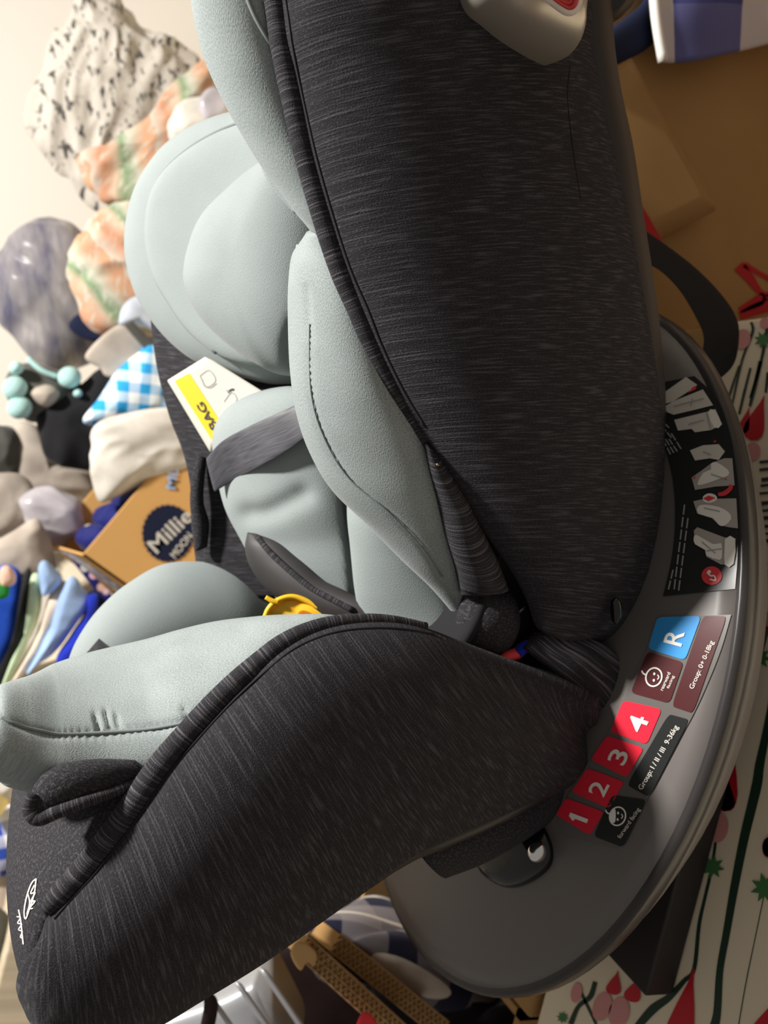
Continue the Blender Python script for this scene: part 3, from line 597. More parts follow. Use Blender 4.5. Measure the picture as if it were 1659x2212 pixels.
# folded flap and belt hook beside the thigh bolster
leaf('folded_flap', [(62, 1752, -.155, 84, 1768, -.157, .004, .006), (66, 1715, -.153, 122, 1752, -.159, .008, .008), (90, 1675, -.150, 175, 1734, -.160, .010, .008), (140, 1650, -.148, 235, 1714, -.158, .010, .008), (210, 1640, -.148, 285, 1692, -.155, .009, .008), (290, 1640, -.15, 320, 1680, -.152, .006, .008)], 'charcoal_plain', seat)
tube('flap_piping', [(72, 1715, -.160), (64, 1750, -.161), (84, 1768, -.163), (122, 1754, -.165), (175, 1735, -.166), (235, 1715, -.163), (280, 1696, -.160), (315, 1682, -.155)], [.003, .0038, .0036, .003, .0026, .002], 'charcoal_ribbed', seat)
leaf('loop_strap', [(66, 1765, -.06, 80, 1772, -.06, .001, .001), (44, 1795, -.05, 60, 1795, -.05, .001, .001), (32, 1830, -.05, 42, 1825, -.05, .001, .001), (27, 1870, -.05, 32, 1865, -.05, .001, .001), (30, 1905, -.05, 34, 1900, -.05, .001, .001)], 'black_webbing', seat)

# ---- near thigh bolster (light grey)
tb = leaf('thigh_bolster', [(760, 1340, -.155, 745, 1352, -.160, .003, .01), (690, 1352, -.145, 690, 1372, -.163, .010, .02), (590, 1360, -.105, 600, 1420, -.162, .016, .026), (490, 1358, -.08, 520, 1492, -.16, .017, .03), (390, 1378, -.068, 440, 1575, -.158, .020, .034), (290, 1400, -.06, 370, 1655, -.155, .020, .036),
                            (190, 1425, -.055, 250, 1686, -.150, .020, .036), (100, 1455, -.06, 130, 1676, -.148, .019, .032), (30, 1482, -.085, 45, 1655, -.146, .017, .028), (-25, 1508, -.098, -20, 1625, -.144, .016, .018), (-50, 1545, -.115, -48, 1590, -.138, .005, .006)], 'grey_jersey', seat, sub=18, nr=110, ef=0.85)
tb['label'] = 'light grey padded thigh bolster on the near side'
dent(tb, [[(2, 1549), (55, 1571), (130, 1587), (300, 1577), (440, 1552)]], 9, .0022)
dent(tb, [[(205, 1545), (215, 1575)], [(228, 1538), (238, 1572)], [(250, 1548), (256, 1572)], [(395, 1530), (405, 1550)]], 5, .0022)
TH = hitter(tb, 0.0004, lambda x, y: onY(x, y, -0.16))
tube3('seam', np.array([TH(*p) for p in [(2, 1549), (25, 1560), (55, 1571), (90, 1579), (130, 1586), (200, 1584), (300, 1577), (380, 1565), (440, 1552)]]), .0009, 'grey_thread', tb)
# far thigh bolster
fb = leaf('thigh_bolster', [(620, 1300, .10, 640, 1360, .09, .01, .02), (560, 1262, .11, 600, 1400, .09, .02, .02), (500, 1228, .12, 540, 1430, .09, .03, .02), (430, 1215, .13, 470, 1440, .09, .035, .02), (350, 1222, .135, 400, 1450, .09, .037, .02), (280, 1262, .135, 330, 1460, .09, .035, .02), (220, 1320, .135, 270, 1480, .09, .03, .02), (180, 1385, .135, 220, 1500, .09, .02, .02), (150, 1450, .135, 180, 1510, .10, .008, .01)], 'grey_soft', seat, sub=8, nr=36)
fb['label'] = 'light grey padded thigh bolster on the far side'

# ---- near torso bolster
tor = leaf('torso_bolster', [(668, 498, -.12, 690, 505, -.15, .004, .01), (650, 535, -.105, 735, 560, -.155, .012, .016), (642, 600, -.10, 765, 640, -.16, .016, .02), (640, 690, -.098, 800, 735, -.162, .019, .022), (640, 790, -.098, 840, 830, -.163, .021, .024), (648, 880, -.098, 885, 905, -.163, .022, .024), (672, 960, -.098, 918, 965, -.162, .022, .024), (716, 1035, -.098, 945, 1030, -.160, .022, .022),
                             (785, 1095, -.100, 968, 1120, -.155, .020, .02), (860, 1165, -.104, 985, 1200, -.148, .017, .018), (925, 1230, -.110, 995, 1260, -.140, .012, .014), (968, 1290, -.116, 1002, 1310, -.132, .007, .008), (984, 1330, -.12, 1000, 1340, -.128, .003, .003)], 'grey_jersey', seat, sub=14, nr=90)
dent(tor, [[(662, 620), (668, 700), (672, 850), (702, 950), (755, 1035), (838, 1105), (905, 1175), (955, 1245)]], 6, .0012)
tor['label'] = 'light grey torso bolster inside the near wing'
TO = hitter(tor, 0.0009, lambda x, y: onY(x, y, -0.11))
tube3('piping', np.array([onY(*p) for p in [(652, 530, -.105), (643, 600, -.10), (641, 690, -.098), (641, 790, -.098), (650, 880, -.098), (674, 960, -.098), (719, 1035, -.098), (788, 1097, -.100), (863, 1167, -.104), (928, 1232, -.110), (970, 1292, -.116), (986, 1330, -.12)]]), .0035, 'grey_jersey', tor, nr=12)
tube3('seam', np.array([TO(*p) for p in [(668, 700), (672, 850), (702, 950), (755, 1035), (838, 1105), (905, 1175), (955, 1245)]]), .0005, 'grey_thread', tor)
# ---- near head wing pad
hw = leaf('head_wing_pad', [(410, -140, -.115, 600, -140, -.155, .02, .02), (420, -60, -.115, 598, -60, -.155, .021, .02), (428, 10, -.115, 598, 10, -.155, .021, .02), (444, 85, -.115, 606, 85, -.155, .02, .02), (472, 160, -.115, 625, 165, -.156, .02, .02), (508, 232, -.117, 642, 240, -.157, .018, .02), (540, 290, -.12, 660, 310, -.158, .015, .018), (575, 350, -.124, 680, 380, -.159, .012, .015), (612, 410, -.13, 698, 440, -.159, .008, .012), (645, 462, -.137, 706, 485, -.156, .005, .008), (672, 500, -.145, 700, 510, -.152, .002, .004)], 'grey_jersey', seat, sub=8, nr=40)
hw['label'] = 'light grey padding of the near headrest wing'
HW = hitter(hw, 0.0003, lambda x, y: onY(x, y, -0.14))
tube3('seam', np.array([HW(*p) for p in [(528, -20), (548, 30), (572, 75), (590, 105)]]), .0012, 'grey_thread', hw)
leaf('fold', [(545, 285, -.117, 560, 290, -.122, .003, .003), (560, 330, -.117, 590, 335, -.125, .006, .004), (575, 375, -.12, 612, 372, -.13, .007, .004), (606, 420, -.125, 636, 410, -.135, .006, .004), (640, 462, -.132, 656, 455, -.138, .003, .003)], 'grey_jersey', hw)

# ---- headrest, seen over the near wing
def hY(x): return 0.15-(x-280)/360*0.13
ho = [(600, 205), (545, 232), (480, 250), (425, 273), (362, 318), (312, 388), (286, 465), (280, 550), (298, 630), (330, 690), (380, 748), (440, 790), (520, 815), (610, 830), (700, 800), (740, 600), (720, 400), (680, 260)]
head = pillow('headrest', [(x, y, hY(x)) for x, y in ho], .030, .045, 'grey_soft', seat, p=5, q=1.6, rings=16, center=(510, 540, hY(510)))
head['label'] = 'light grey padded headrest'
hi = [(640, 210), (545, 258), (470, 288), (402, 330), (352, 380), (326, 440), (320, 520), (338, 600), (368, 655), (410, 715), (470, 765), (560, 790), (690, 780), (720, 600), (700, 400)]
hin = pillow('headrest_liner', [(x, y, hY(x)-.030) for x, y in hi], .012, .02, 'grey_soft', head, p=9, q=2.2, rings=18, center=(510, 540, hY(510)-.03))
hp = [(700, 300), (600, 345), (525, 405), (468, 465), (437, 540), (426, 610), (440, 662), (472, 712), (525, 762), (585, 800), (625, 812), (690, 806), (740, 700), (745, 450)]
hpl = pillow('head_pillow', [(x, y, hY(x)-.05) for x, y in hp], .046, .02, 'grey_soft', head, p=2.4, q=1.9, rings=26, center=(590, 600, hY(590)-.05))
dent(hpl, [[(632, 700), (622, 745), (628, 790)]], 10, .003)
tube('seam', [(x-3, y-2, hY(x)-.036) for x, y in hi[1:11]], .0013, 'grey_thread', head)
# ---- dark far wing cover and shell
fw = leaf('far_wing_cover', [(322, 640, .175, 640, 640, .04, .008, .02), (326, 700, .175, 660, 720, .03, .008, .02), (340, 800, .175, 670, 820, .02, .008, .02), (366, 900, .175, 680, 900, .02, .008, .02), (395, 975, .175, 680, 990, .03, .008, .02), (412, 1050, .175, 570, 1080, .10, .008, .02), (414, 1130, .175, 570, 1170, .10, .008, .02), (425, 1220, .175, 570, 1250, .10, .008, .02)], 'charcoal_jersey', seat)
fw['label'] = 'charcoal cover of the far wing'
leaf('wing_cover_fold', [(430, 1000, .12, 560, 1020, .09, .004, .01), (440, 1100, .12, 640, 1090, .07, .004, .01), (440, 1200, .12, 660, 1200, .06, .004, .01), (450, 1290, .12, 680, 1290, .06, .004, .01)], 'charcoal_jersey', fw)
leaf('belt_slot', [(428, 982, .11, 448, 990, .11, .003, .003), (416, 1020, .11, 442, 1030, .11, .006, .004), (410, 1080, .11, 440, 1085, .11, .007, .004), (416, 1140, .11, 452, 1130, .11, .007, .004), (422, 1190, .11, 448, 1180, .11, .004, .004)], 'charcoal_plain', fw)
# ---- airbag warning label sewn on the far wing
def lp(x, y): return onY(x, y, 0.095-(x-362)/200*0.06)
def lp2(x, y): return lp(x, y)+0.0012*nrm(C-lp(x, y))
def lp3(x, y): return lp(x, y)+0.0020*nrm(C-lp(x, y))
wl = decal_poly('warning_label', quad_px([(362, 822), (446, 770), (575, 850), (456, 978)], 0.03), lp, 'label_white', seat); wl.modifiers.new('solid', 'SOLIDIFY').thickness = 0.0008
wl['label'] = 'white warning label with a yellow strip'
decal_poly('yellow_strip', quad_px([(377, 823), (409, 806), (492, 935), (465, 962)], 0.03), lp2, 'label_yellow', wl)
decal_text('label_text', 'AIRBAG', (461, 921), 118, 17, (-0.52, -0.85), (-0.85, 0.52), lp3, 'ink', wl)
for p in ([(432, 812), (452, 800), (466, 822), (446, 836), (432, 812)], [(437, 820), (442, 834), (455, 838), (468, 828)], [(484, 868), (500, 848), (512, 862), (500, 880)], [(488, 842), (500, 850)]):
    decal_stroke('label_pictogram', p, 2.0, lp2, 'ink_soft', wl, 3)
decal_stroke('label_pictogram', [(492, 848), (500, 842), (506, 842)], 5, lp2, 'ink', wl, 3)

# ---- body insert, harness strap, crotch pad, yellow clip
ins = leaf('body_insert', [(545, 868, .05, 700, 845, -.04, .012, .02), (482, 912, .06, 720, 880, -.05, .022, .02), (470, 960, .06, 730, 940, -.05, .026, .02), (480, 1020, .058, 745, 1010, -.05, .028, .02), (495, 1080, .055, 760, 1080, -.05, .03, .02), (520, 1135, .05, 790, 1150, -.05, .03, .02), (545, 1180, .045, 820, 1230, -.055, .03, .02), (580, 1240, .04, 850, 1310, -.06, .026, .02), (620, 1300, .035, 880, 1370, -.06, .02, .02), (660, 1350, .03, 900, 1410, -.06, .01, .02)], 'grey_soft', seat, sub=14, nr=80)
ins['label'] = 'light grey infant body insert'
dent(ins, [[(535, 1112), (575, 1108), (650, 1070)]], 24, .0045)
dent(ins, [[(756, 1040), (758, 1120), (768, 1220), (775, 1300)]], 10, .008)
side = leaf('seat_cushion_side', [(752, 1080, -.07, 800, 1070, -.09, .006, .01), (755, 1130, -.07, 850, 1130, -.10, .012, .012), (760, 1200, -.07, 905, 1190, -.105, .015, .012), (766, 1270, -.07, 955, 1260, -.11, .015, .012), (778, 1330, -.07, 985, 1330, -.115, .013, .012), (800, 1400, -.075, 990, 1400, -.118, .01, .012)], 'grey_soft', seat, sub=8)
side['label'] = 'pale grey side of the seat cushion'
IH = hitter(ins, 0.010, lambda x, y: onY(x, y, .04))
sA = [(446, 990), (480, 953), (540, 920), (600, 893), (650, 870), (700, 850)]; sB = [(464, 1062), (510, 1035), (575, 1000), (632, 966), (678, 928), (730, 880)]
def _sp(p): return onY(*p, .026 if p[0] < 470 else .010) if p[0] < 515 else (IH(*p) if p[0] < 655 else onY(*p, IH(650, 900)[1]-(p[0]-650)*.0004))
strap = leaf3('harness_strap', np.array([_sp(p) for p in sA]), np.array([_sp(p) for p in sB]), np.array([(.0012, .0012)]*6), 'webbing', seat, e=0.5)
strap['label'] = 'dark grey harness strap across the insert'
cp = leaf('crotch_pad', [(536, 1150, .008, 560, 1152, .0, .004, .006), (532, 1185, .008, 610, 1168, -.015, .010, .008), (545, 1225, .004, 655, 1210, -.03, .013, .008), (575, 1265, -.005, 690, 1250, -.045, .013, .008), (620, 1300, -.02, 740, 1275, -.06, .012, .008), (680, 1330, -.04, 790, 1300, -.075, .01, .008), (740, 1355, -.06, 820, 1330, -.085, .006, .008)], 'soft_black', seat, sub=8)
cp['label'] = 'black padded buckle cover'
CPH = hitter(cp, 0.0008, lambda x, y: onY(x, y, -0.02))
tube3('piping', np.array([CPH(*p) for p in [(556, 1160), (585, 1195), (625, 1232), (672, 1270), (720, 1296), (762, 1318)]]), .0022, 'charcoal_ribbed', cp)
yc = pillow('buckle_clip', [(568, 1345, -.035), (575, 1318, -.035), (592, 1298, -.035), (615, 1288, -.037), (645, 1290, -.04), (690, 1312, -.05), (745, 1345, -.06), (700, 1380, -.06), (620, 1390, -.045)], .004, .004, 'yellow_plastic', seat, p=10, q=2)
yc['label'] = 'yellow plastic buckle clip'
tube('clip_rim', [(570, 1342, -.041), (580, 1316, -.041), (600, 1297, -.042), (630, 1289, -.044), (660, 1297, -.048), (700, 1318, -.055), (740, 1342, -.063)], .002, 'yellow_plastic', yc)
tube('clip_tab', [(574, 1290, -.04), (588, 1298, -.042), (600, 1302, -.043)], [.0016, .0022], 'yellow_plastic', yc)
pillow('clip_inset', [(642, 1328, -.052), (655, 1318, -.052), (680, 1330, -.055), (690, 1350, -.056), (655, 1352, -.053)], .001, .001, 'orange_plastic', yc)

# ---- side impact pod
pod = pillow('side_impact_pod', [(1005, -90, -.205), (1018, 0, -.205), (1062, 40, -.205), (1112, 74, -.205), (1162, 104, -.203), (1218, 124, -.202), (1222, 112, -.20), (1228, 60, -.20), (1232, 0, -.20), (1232, -90, -.20), (1240, -190, -.20), (1130, -230, -.205), (1040, -180, -.205)], .030, .05, 'silver_plastic', seat, p=3, q=1.7, rings=14, center=(1140, -30, -.203))
pod['label'] = 'silver side impact pod on the backrest'
PH = hitter(pod, 0.002, lambda x, y: onY(x, y, -0.2))
O = np.array([PH(*p) for p in crom([(1165, -10), (1190, 12), (1222, 34), (1243, 30), (1256, 5), (1256, -40), (1240, -90), (1190, -90), (1160, -50)], 4, True)])
pillow3('pod_ring', O, .003, .003, 'white_plastic', pod, p=8, q=2)
O = np.array([PH(*p)+nrm(C-PH(*p))*.002 for p in crom([(1182, -12), (1205, 8), (1228, 22), (1242, 16), (1248, -5), (1246, -40), (1230, -78), (1195, -76), (1174, -45)], 4, True)])
core = pillow3('pod_core', O, .0035, .002, 'red_core', pod, p=6, q=2); core['label'] = 'red rippled disc'
for k in range(3):
    s_ = 0.85-0.22*k; P_ = np.array([O.mean(0)+(o_-O.mean(0))*s_+nrm(C-o_)*.0036 for o_ in np.r_[O, O[:1]]]); tube3('pod_ripple', P_[::3], .0009, 'red_core', pod, sub=3, nr=6)
pillow('shell_handle', [(1266, -60, -.13), (1264, 10, -.13), (1274, 42, -.13), (1296, 56, -.13), (1322, 50, -.12), (1345, 20, -.11), (1358, -60, -.10), (1310, -110, -.12)], .02, .02, 'black_plastic', shell)
# ---- lint on the cover
# ---- slack strap loop behind the backrest
sl = leaf('strap_loop', [(1335, 440, -.075, 1352, 545, -.075, .001, .001), (1358, 472, -.075, 1370, 562, -.075, .001, .001), (1432, 524, -.075, 1422, 582, -.075, .001, .001), (1502, 578, -.075, 1470, 630, -.075, .001, .001), (1562, 640, -.075, 1508, 695, -.075, .001, .001), (1594, 695, -.075, 1520, 730, -.075, .001, .001), (1594, 755, -.075, 1514, 770, -.075, .001, .001), (1580, 795, -.075, 1492, 805, -.075, .001, .001), (1540, 830, -.075, 1470, 830, -.075, .001, .001)], 'black_webbing', seat, e=0.5)
sl['label'] = 'slack black strap loop behind the backrest'

# ================================================================== RIGHT: cardboard carton, towel, bags
car = empty('cardboard_carton', (0.72, 0.40, FLOOR), 'large brown cardboard carton with red printing behind the backrest', 'carton')
CY = 0.10
box3('carton_front', (0.345, CY, FLOOR), (0.905, 0, 0), (0, 0.006, 0), (0, 0, 0.385), 'cardboard', car)
box3('carton_side', (0.345, CY+0.006, FLOOR), (0.006, 0, 0), (0, 0.30, 0), (0, 0, 0.385), 'cardboard', car)
box3('carton_side', (1.244, CY+0.006, FLOOR), (0.006, 0, 0), (0, 0.30, 0), (0, 0, 0.385), 'cardboard', car)
box3('carton_back', (0.351, CY+0.30, FLOOR), (0.893, 0, 0), (0, 0.006, 0), (0, 0, 0.385), 'cardboard', car)
cf = lambda x, y: onY(x, y, CY-0.0008)
cf2 = lambda x, y: onY(x, y, CY-0.02)
fl = decal_poly('carton_flap', quad_px([(1215, 60), (1352, 118), (1545, 455), (1330, 560)], 0.04), lambda x, y: onY(x, y, CY-0.004-0.012*max(0, min(1, (x-1215)/330))), 'cardboard', car); fl.modifiers.new('solid', 'SOLIDIFY').thickness = 0.004
def c3p(L): return [c3(*q) for q in L]
decal_stroke('red_print', c3p([(250, 60), (330, 180), (430, 330), (560, 520), (700, 700)]), [6, 26, 38, 34, 16], lambda x, y: onY(x, y, CY-0.045), 'card_red', car)
for p, wd in ((c3p([(1390, 900), (1480, 1000), (1580, 1130), (1660, 1150)]), [26, 22, 12, 10]), (c3p([(1440, 890), (1560, 960), (1700, 1040)]), [14, 10, 12]), (c3p([(1600, 1140), (1570, 1200), (1400, 1290)]), [10, 26, 14]), (c3p([(1700, 1230), (1540, 1280), (1400, 1340)]), [30, 26, 18]), (c3p([(1700, 1140), (1600, 1200)]), [12, 10]), (c3p([(890, 1510), (1080, 1460)]), [10, 11])):
    decal_stroke('red_print', p, wd, cf, 'card_red', car)
# navy strap and grey-white bag lying over the carton's rim
ns = leaf('navy_band', [(1285, 205, .088, 1235, 130, .088, .006, .006), (1262, 176, .088, 1252, 112, .088, .006, .006), (1330, 142, .088, 1300, 74, .088, .008, .006), (1412, 92, .088, 1385, 8, .088, .008, .006), (1430, 10, .088, 1400, -50, .088, .008, .006), (1440, -80, .088, 1410, -140, .088, .008, .006)][1:], 'navy_cloth', None, e=0.6)
tag(ns, 'dark navy fabric band lying along the carton rim', 'strap')
wb = leaf('plastic_bag', [(1250, 112, .14, 1225, 60, .14, .01, .02), (1300, 78, .14, 1258, 10, .14, .015, .02), (1380, 10, .14, 1320, -40, .14, .02, .02), (1420, -70, .14, 1350, -120, .14, .02, .02)], 'bag_white', None, crumple=(0.004, 30), sub=10)
tag(wb, 'crumpled grey-white plastic bag behind the navy band', 'bag')
def sheet(name, rows, mat, parent, sub=8, thick=0.003, wav=None):
    G = np.array([[onY(*p) for p in r] for r in rows]); G = np.array([crom(r, sub) for r in G]); G = np.swapaxes(np.array([crom(G[:, k], sub) for k in range(G.shape[1])]), 0, 1)
    a, b_ = G.shape[:2]; v = G.reshape(-1, 3).copy()
    if wav:
        for i in range(len(v)): v[i][1] += wav[0]*noise.noise(Vector(v[i])*wav[1])
    uv = [(k/(b_-1), i/(a-1)) for i in range(a) for k in range(b_)]
    f = [(i*b_+k, i*b_+k+1, (i+1)*b_+k+1, (i+1)*b_+k) for i in range(a-1) for k in range(b_-1)]
    o = mkobj(name, v, f, mat, parent, uv); o.modifiers.new('solid', 'SOLIDIFY').thickness = thick; return o
tw = sheet('tea_towel', [[(1395, -230, .080), (1500, -240, .072), (1620, -250, .080), (1760, -260, .072)], [(1404, -90, .075), (1500, -90, .070), (1620, -90, .075), (1760, -90, .070)], [(1410, 30, .070), (1500, 28, .062), (1610, 25, .070), (1760, 20, .062)], [(1424, 136, .070), (1500, 132, .062), (1606, 108, .070), (1760, 70, .062)]], 'blue_towel', None, wav=(0.006, 18))
tag(tw, 'blue and white checked tea towel draped over the carton', 'towel')
tube('hem', [(1398, -220, .078), (1408, -90, .072), (1416, 30, .066), (1432, 133, .066)], .005, 'print_white', tw, nr=8)

# ================================================================== BOTTOM LEFT: open box, flannel, silver case
ob = empty('open_corrugated_box', (-0.55, 0.2, FLOOR), 'open double-wall corrugated box with torn top edges beside the base', 'carton')
def wallpx(name, pa, pb, Ya, Yb, thick, zb):
    A_, B_ = onY(*pa, Ya), onY(*pb, Yb); d = B_-A_; vw = nrm((A_+B_)/2-C); n_ = nrm(np.cross(d, vw))*thick
    if (projpx([A_+n_])-projpx([A_]))[0][0] < 0: n_ = -n_
    up = np.cross(n_, d); up = nrm(up); up = up if up@vw < 0 else -up
    N_ = 40; v = []
    for s_ in (0, 1):
        for i in range(N_+1):
            p = A_+d*i/N_+n_*s_; v.append(p); q = p-up*0.16; v.append(q)
    M_ = 2*(N_+1); f = []
    for i in range(N_):
        f += [(2*i, 2*i+1, 2*i+3, 2*i+2), (M_+2*i, M_+2*i+2, M_+2*i+3, M_+2*i+1), (2*i, 2*i+2, M_+2*i+2, M_+2*i), (2*i+1, M_+2*i+1, M_+2*i+3, 2*i+3)]
    f += [(0, M_, M_+1, 1), (2*N_, 2*N_+1, M_+2*N_+1, M_+2*N_)]
    o = fixn(mkobj(name, v, f, 'cardboard', ob, [(0, 0)]*len(v), smooth=False)); L_ = np.linalg.norm(d); nz = int(L_/0.0032)
    for c_ in (0.26, 0.74):
        P_ = [A_+d*i/nz+n_*(c_+(0.17 if i % 2 else -0.17))+up*(0.001+0.0012*random.random()) for i in range(nz+1)]
        tube3('flute', np.array(P_), .0011, 'cardboard_light', o, sub=1, nr=6)
    for s_ in (0.02, 0.5, 0.98):
        P_ = [A_+d*i/40+n_*s_+up*(0.0015+0.0012*math.sin(i*1.9+s_*5)) for i in range(41)]
        tube3('liner_edge', np.array(P_), .0013, 'cardboard_edge', o, sub=1, nr=6)
    return o
bx0, bx1, by0, by1, bzt = -0.62, -0.385, 0.02, 0.37, -0.03
box3('box_side', (bx0, by0, FLOOR), (bx1-bx0, 0, 0), (0, 0.008, 0), (0, 0, bzt-FLOOR), 'cardboard', ob); box3('box_side', (bx0, by1, FLOOR), (bx1-bx0, 0, 0), (0, 0.008, 0), (0, 0, bzt-FLOOR), 'cardboard', ob)
box3('box_side', (bx0, by0, FLOOR), (0.008, 0, 0), (0, by1-by0, 0), (0, 0, bzt-FLOOR), 'cardboard', ob); box3('box_side', (bx1-0.008, by0, FLOOR), (0.008, 0, 0), (0, by1-by0, 0), (0, 0, bzt-FLOOR), 'cardboard', ob)
wallpx('box_wall', (640, 2062), (860, 2260), .10, .06, .019, FLOOR)
wallpx('box_wall', (712, 2055), (950, 2245), .13, .09, .019, FLOOR)
pillow('torn_corner', [(628, 2062, .092), (640, 2036, .092), (662, 2038, .092), (684, 2060, .092), (678, 2086, .092), (662, 2078, .092), (648, 2096, .092)], .0015, .0015, 'cardboard_light', ob, p=12)
fp_ = pillow('flannel_shirt', [(672, 2000, .20), (720, 1975, .24), (800, 1945, .28), (900, 2000, .28), (1000, 2090, .24), (1090, 2180, .18), (980, 2150, .16), (860, 2090, .16), (760, 2050, .17), (695, 2070, .17)], .03, .05, 'flannel_plaid', None, crumple=(0.006, 22), seed=3, rings=16)
tag(fp_, 'navy, grey and white plaid flannel shirt in the corrugated box', 'shirt')
inn = pillow('box_shade_fill', [(820, 2080, .22), (950, 2090, .22), (1100, 2150, .2), (1230, 2150, .16), (1260, 2280, .10), (1000, 2330, .14), (840, 2250, .2)], .03, .1, 'black_cotton', None, crumple=(0.008, 18), seed=5)  # black crumpled fill added in place of the shade inside the open box
tag(inn, 'black fill put in for the shade inside the corrugated box, under the flannel', 'garment')
rt = pillow('red_tag', [(770, 2215, .04), (790, 2185, .04), (822, 2222, .04), (820, 2260, .04), (770, 2260, .04)], .0015, .0015, 'bright_red', None, p=10)
tag(rt, 'bright red card corner against the corrugated box edge', 'card')
sc = empty('silver_case', onY(500, 2180, .16), 'ridged silver-grey case behind the front of the seat', 'case')
leaf('case_body', [(560, 2100, .16, 640, 2260, .14, .02, .05), (500, 2120, .18, 560, 2300, .16, .03, .05), (420, 2150, .2, 470, 2330, .18, .03, .05), (330, 2180, .22, 380, 2360, .2, .03, .05)], 'grey_metal', sc, e=0.3, ef=0.4)
for k, (x0, y0) in enumerate(((560, 2102), (505, 2130), (440, 2150))):
    leaf('case_ridge', [(x0, y0-10, .13, x0+16, y0-6, .13, .006, .01), (x0+60, y0+80, .12, x0+78, y0+84, .12, .006, .01), (x0+120, y0+170, .11, x0+140, y0+174, .11, .006, .01)], 'grey_metal', sc, e=0.5)
leaf('case_strap', [(360, 2140, .12, 385, 2150, .12, .003, .003), (410, 2130, .12, 430, 2140, .12, .003, .003), (440, 2160, .12, 470, 2160, .12, .003, .003), (430, 2230, .12, 460, 2240, .12, .003, .003)], 'dark_maroon', sc)
dk = pillow('brown_pouch', [(540, 2085, .31), (620, 2045, .31), (700, 2030, .31), (820, 2080, .31), (960, 2170, .31), (1000, 2280, .31), (860, 2340, .31), (680, 2300, .31), (570, 2200, .31)], .03, .03, 'dark_maroon', None, crumple=(0.004, 20))
tag(dk, 'dark brown soft pouch between silver case and corrugated box', 'pouch')

# ================================================================== LAUNDRY HEAP on the bed
def heap(name, px, Yd, hf, hb, mat, label, cat, cr=(0.012, 14), seed=1, group=None, p=2.6, rings=18):
    o = pillow(name, [(x, y, Yd+(q[0] if q else 0)) for x, y, *q in px], hf*0.85, hb*0.3, mat, None, p=p, crumple=cr, seed=seed, rings=rings, sub=8)
    tag(o, label, cat, group); return o
heap('muslin_blanket', [(150, -60), (215, -40), (262, 20), (290, 60), (320, 85), (370, 95), (430, 150), (500, 300), (480, 480), (330, 520), (230, 470), (160, 395), (110, 335), (65, 270), (70, 215), (100, 150), (110, 95), (145, 60), (160, 20)], 1.30, .09, .14, 'script_muslin', 'off-white muslin blanket with small black script print, on top of the heap', 'blanket', (0.028, 15), 2, rings=30)
heap('striped_wrap', [(440, 128), (470, 160), (500, 260), (520, 420), (420, 500), (330, 480), (240, 440), (185, 390), (170, 335), (220, 325), (300, 260), (370, 190)], 1.13, .06, .10, 'striped_muslin', 'peach and green striped muslin spilling from under the script blanket', 'cloth', (0.02, 16), 4, rings=26)
heap('striped_wrap', [(200, 480), (240, 450), (330, 440), (420, 520), (430, 680), (340, 720), (215, 725), (165, 640), (150, 550)], 1.00, .06, .12, 'striped_muslin', 'peach and green striped muslin beside the smoky plastic bag', 'cloth', (0.014, 16), 8, rings=24)
heap('knit_bonnet', [(370, 260), (400, 225), (450, 215), (500, 240), (520, 330), (440, 350), (380, 320)], 1.03, .05, .16, 'cotton_white', 'small cream knitted bonnet behind the headrest', 'hat', (0.012, 26), 6)
wbx = heap('white_carton', [(428, 225), (445, 195), (470, 195), (492, 225), (480, 255), (445, 262)], 0.99, .02, .05, 'pale_lilac', 'tiny white printed packet behind the headrest', 'packet', None, 1, p=8)
heap('black_sock', [(465, 200), (500, 190), (530, 230), (520, 260), (490, 240)], 1.08, .03, .05, 'black_cotton', 'black sock beside the tiny white packet', 'sock')
sb = heap('smoky_bag', [(0, 560), (25, 515), (60, 488), (120, 480), (165, 500), (200, 545), (235, 640), (240, 740), (190, 780), (140, 800), (90, 790), (30, 730), (-10, 690), (-30, 620)], 1.18, .11, .12, 'smoky_plastic', 'smoky translucent plastic bag filled with navy clothes by the wall', 'bag', (0.016, 12), 3, rings=26)
heap('navy_garment', [(150, 700), (180, 675), (260, 680), (290, 720), (230, 740), (180, 725)], 1.05, .02, .06, 'navy_cloth', 'navy garment between the plastic bag and the striped muslin', 'garment')
heap('orange_cloth', [(190, 500), (215, 470), (260, 470), (260, 540), (205, 560)], 1.07, .03, .06, 'cream_cotton', 'tan cloth end above the striped muslin', 'cloth')
pp = heap('paper_packet', [(185, 765), (265, 700), (330, 760), (330, 800), (240, 815), (215, 795)], 0.93, .01, .04, 'tan_paper', 'plain beige paper packet under the pale blue cloth', 'packet', None, 1, p=12)
heap('pale_blue_cloth', [(255, 695), (275, 655), (310, 640), (350, 660), (350, 720), (300, 700), (268, 705)], 0.90, .025, .05, 'steel_blue', 'pale blue cloth scrap beside the headrest', 'cloth', (0.006, 20))
leaf_ = leaf('grey_strap', [(265, 700, .88, 285, 692, .88, .003, .003), (295, 735, .88, 312, 720, .88, .003, .003), (325, 768, .88, 340, 745, .88, .003, .003)], 'grey_dark', None); tag(leaf_, 'short dark grey strap lying over the paper packet', 'strap')
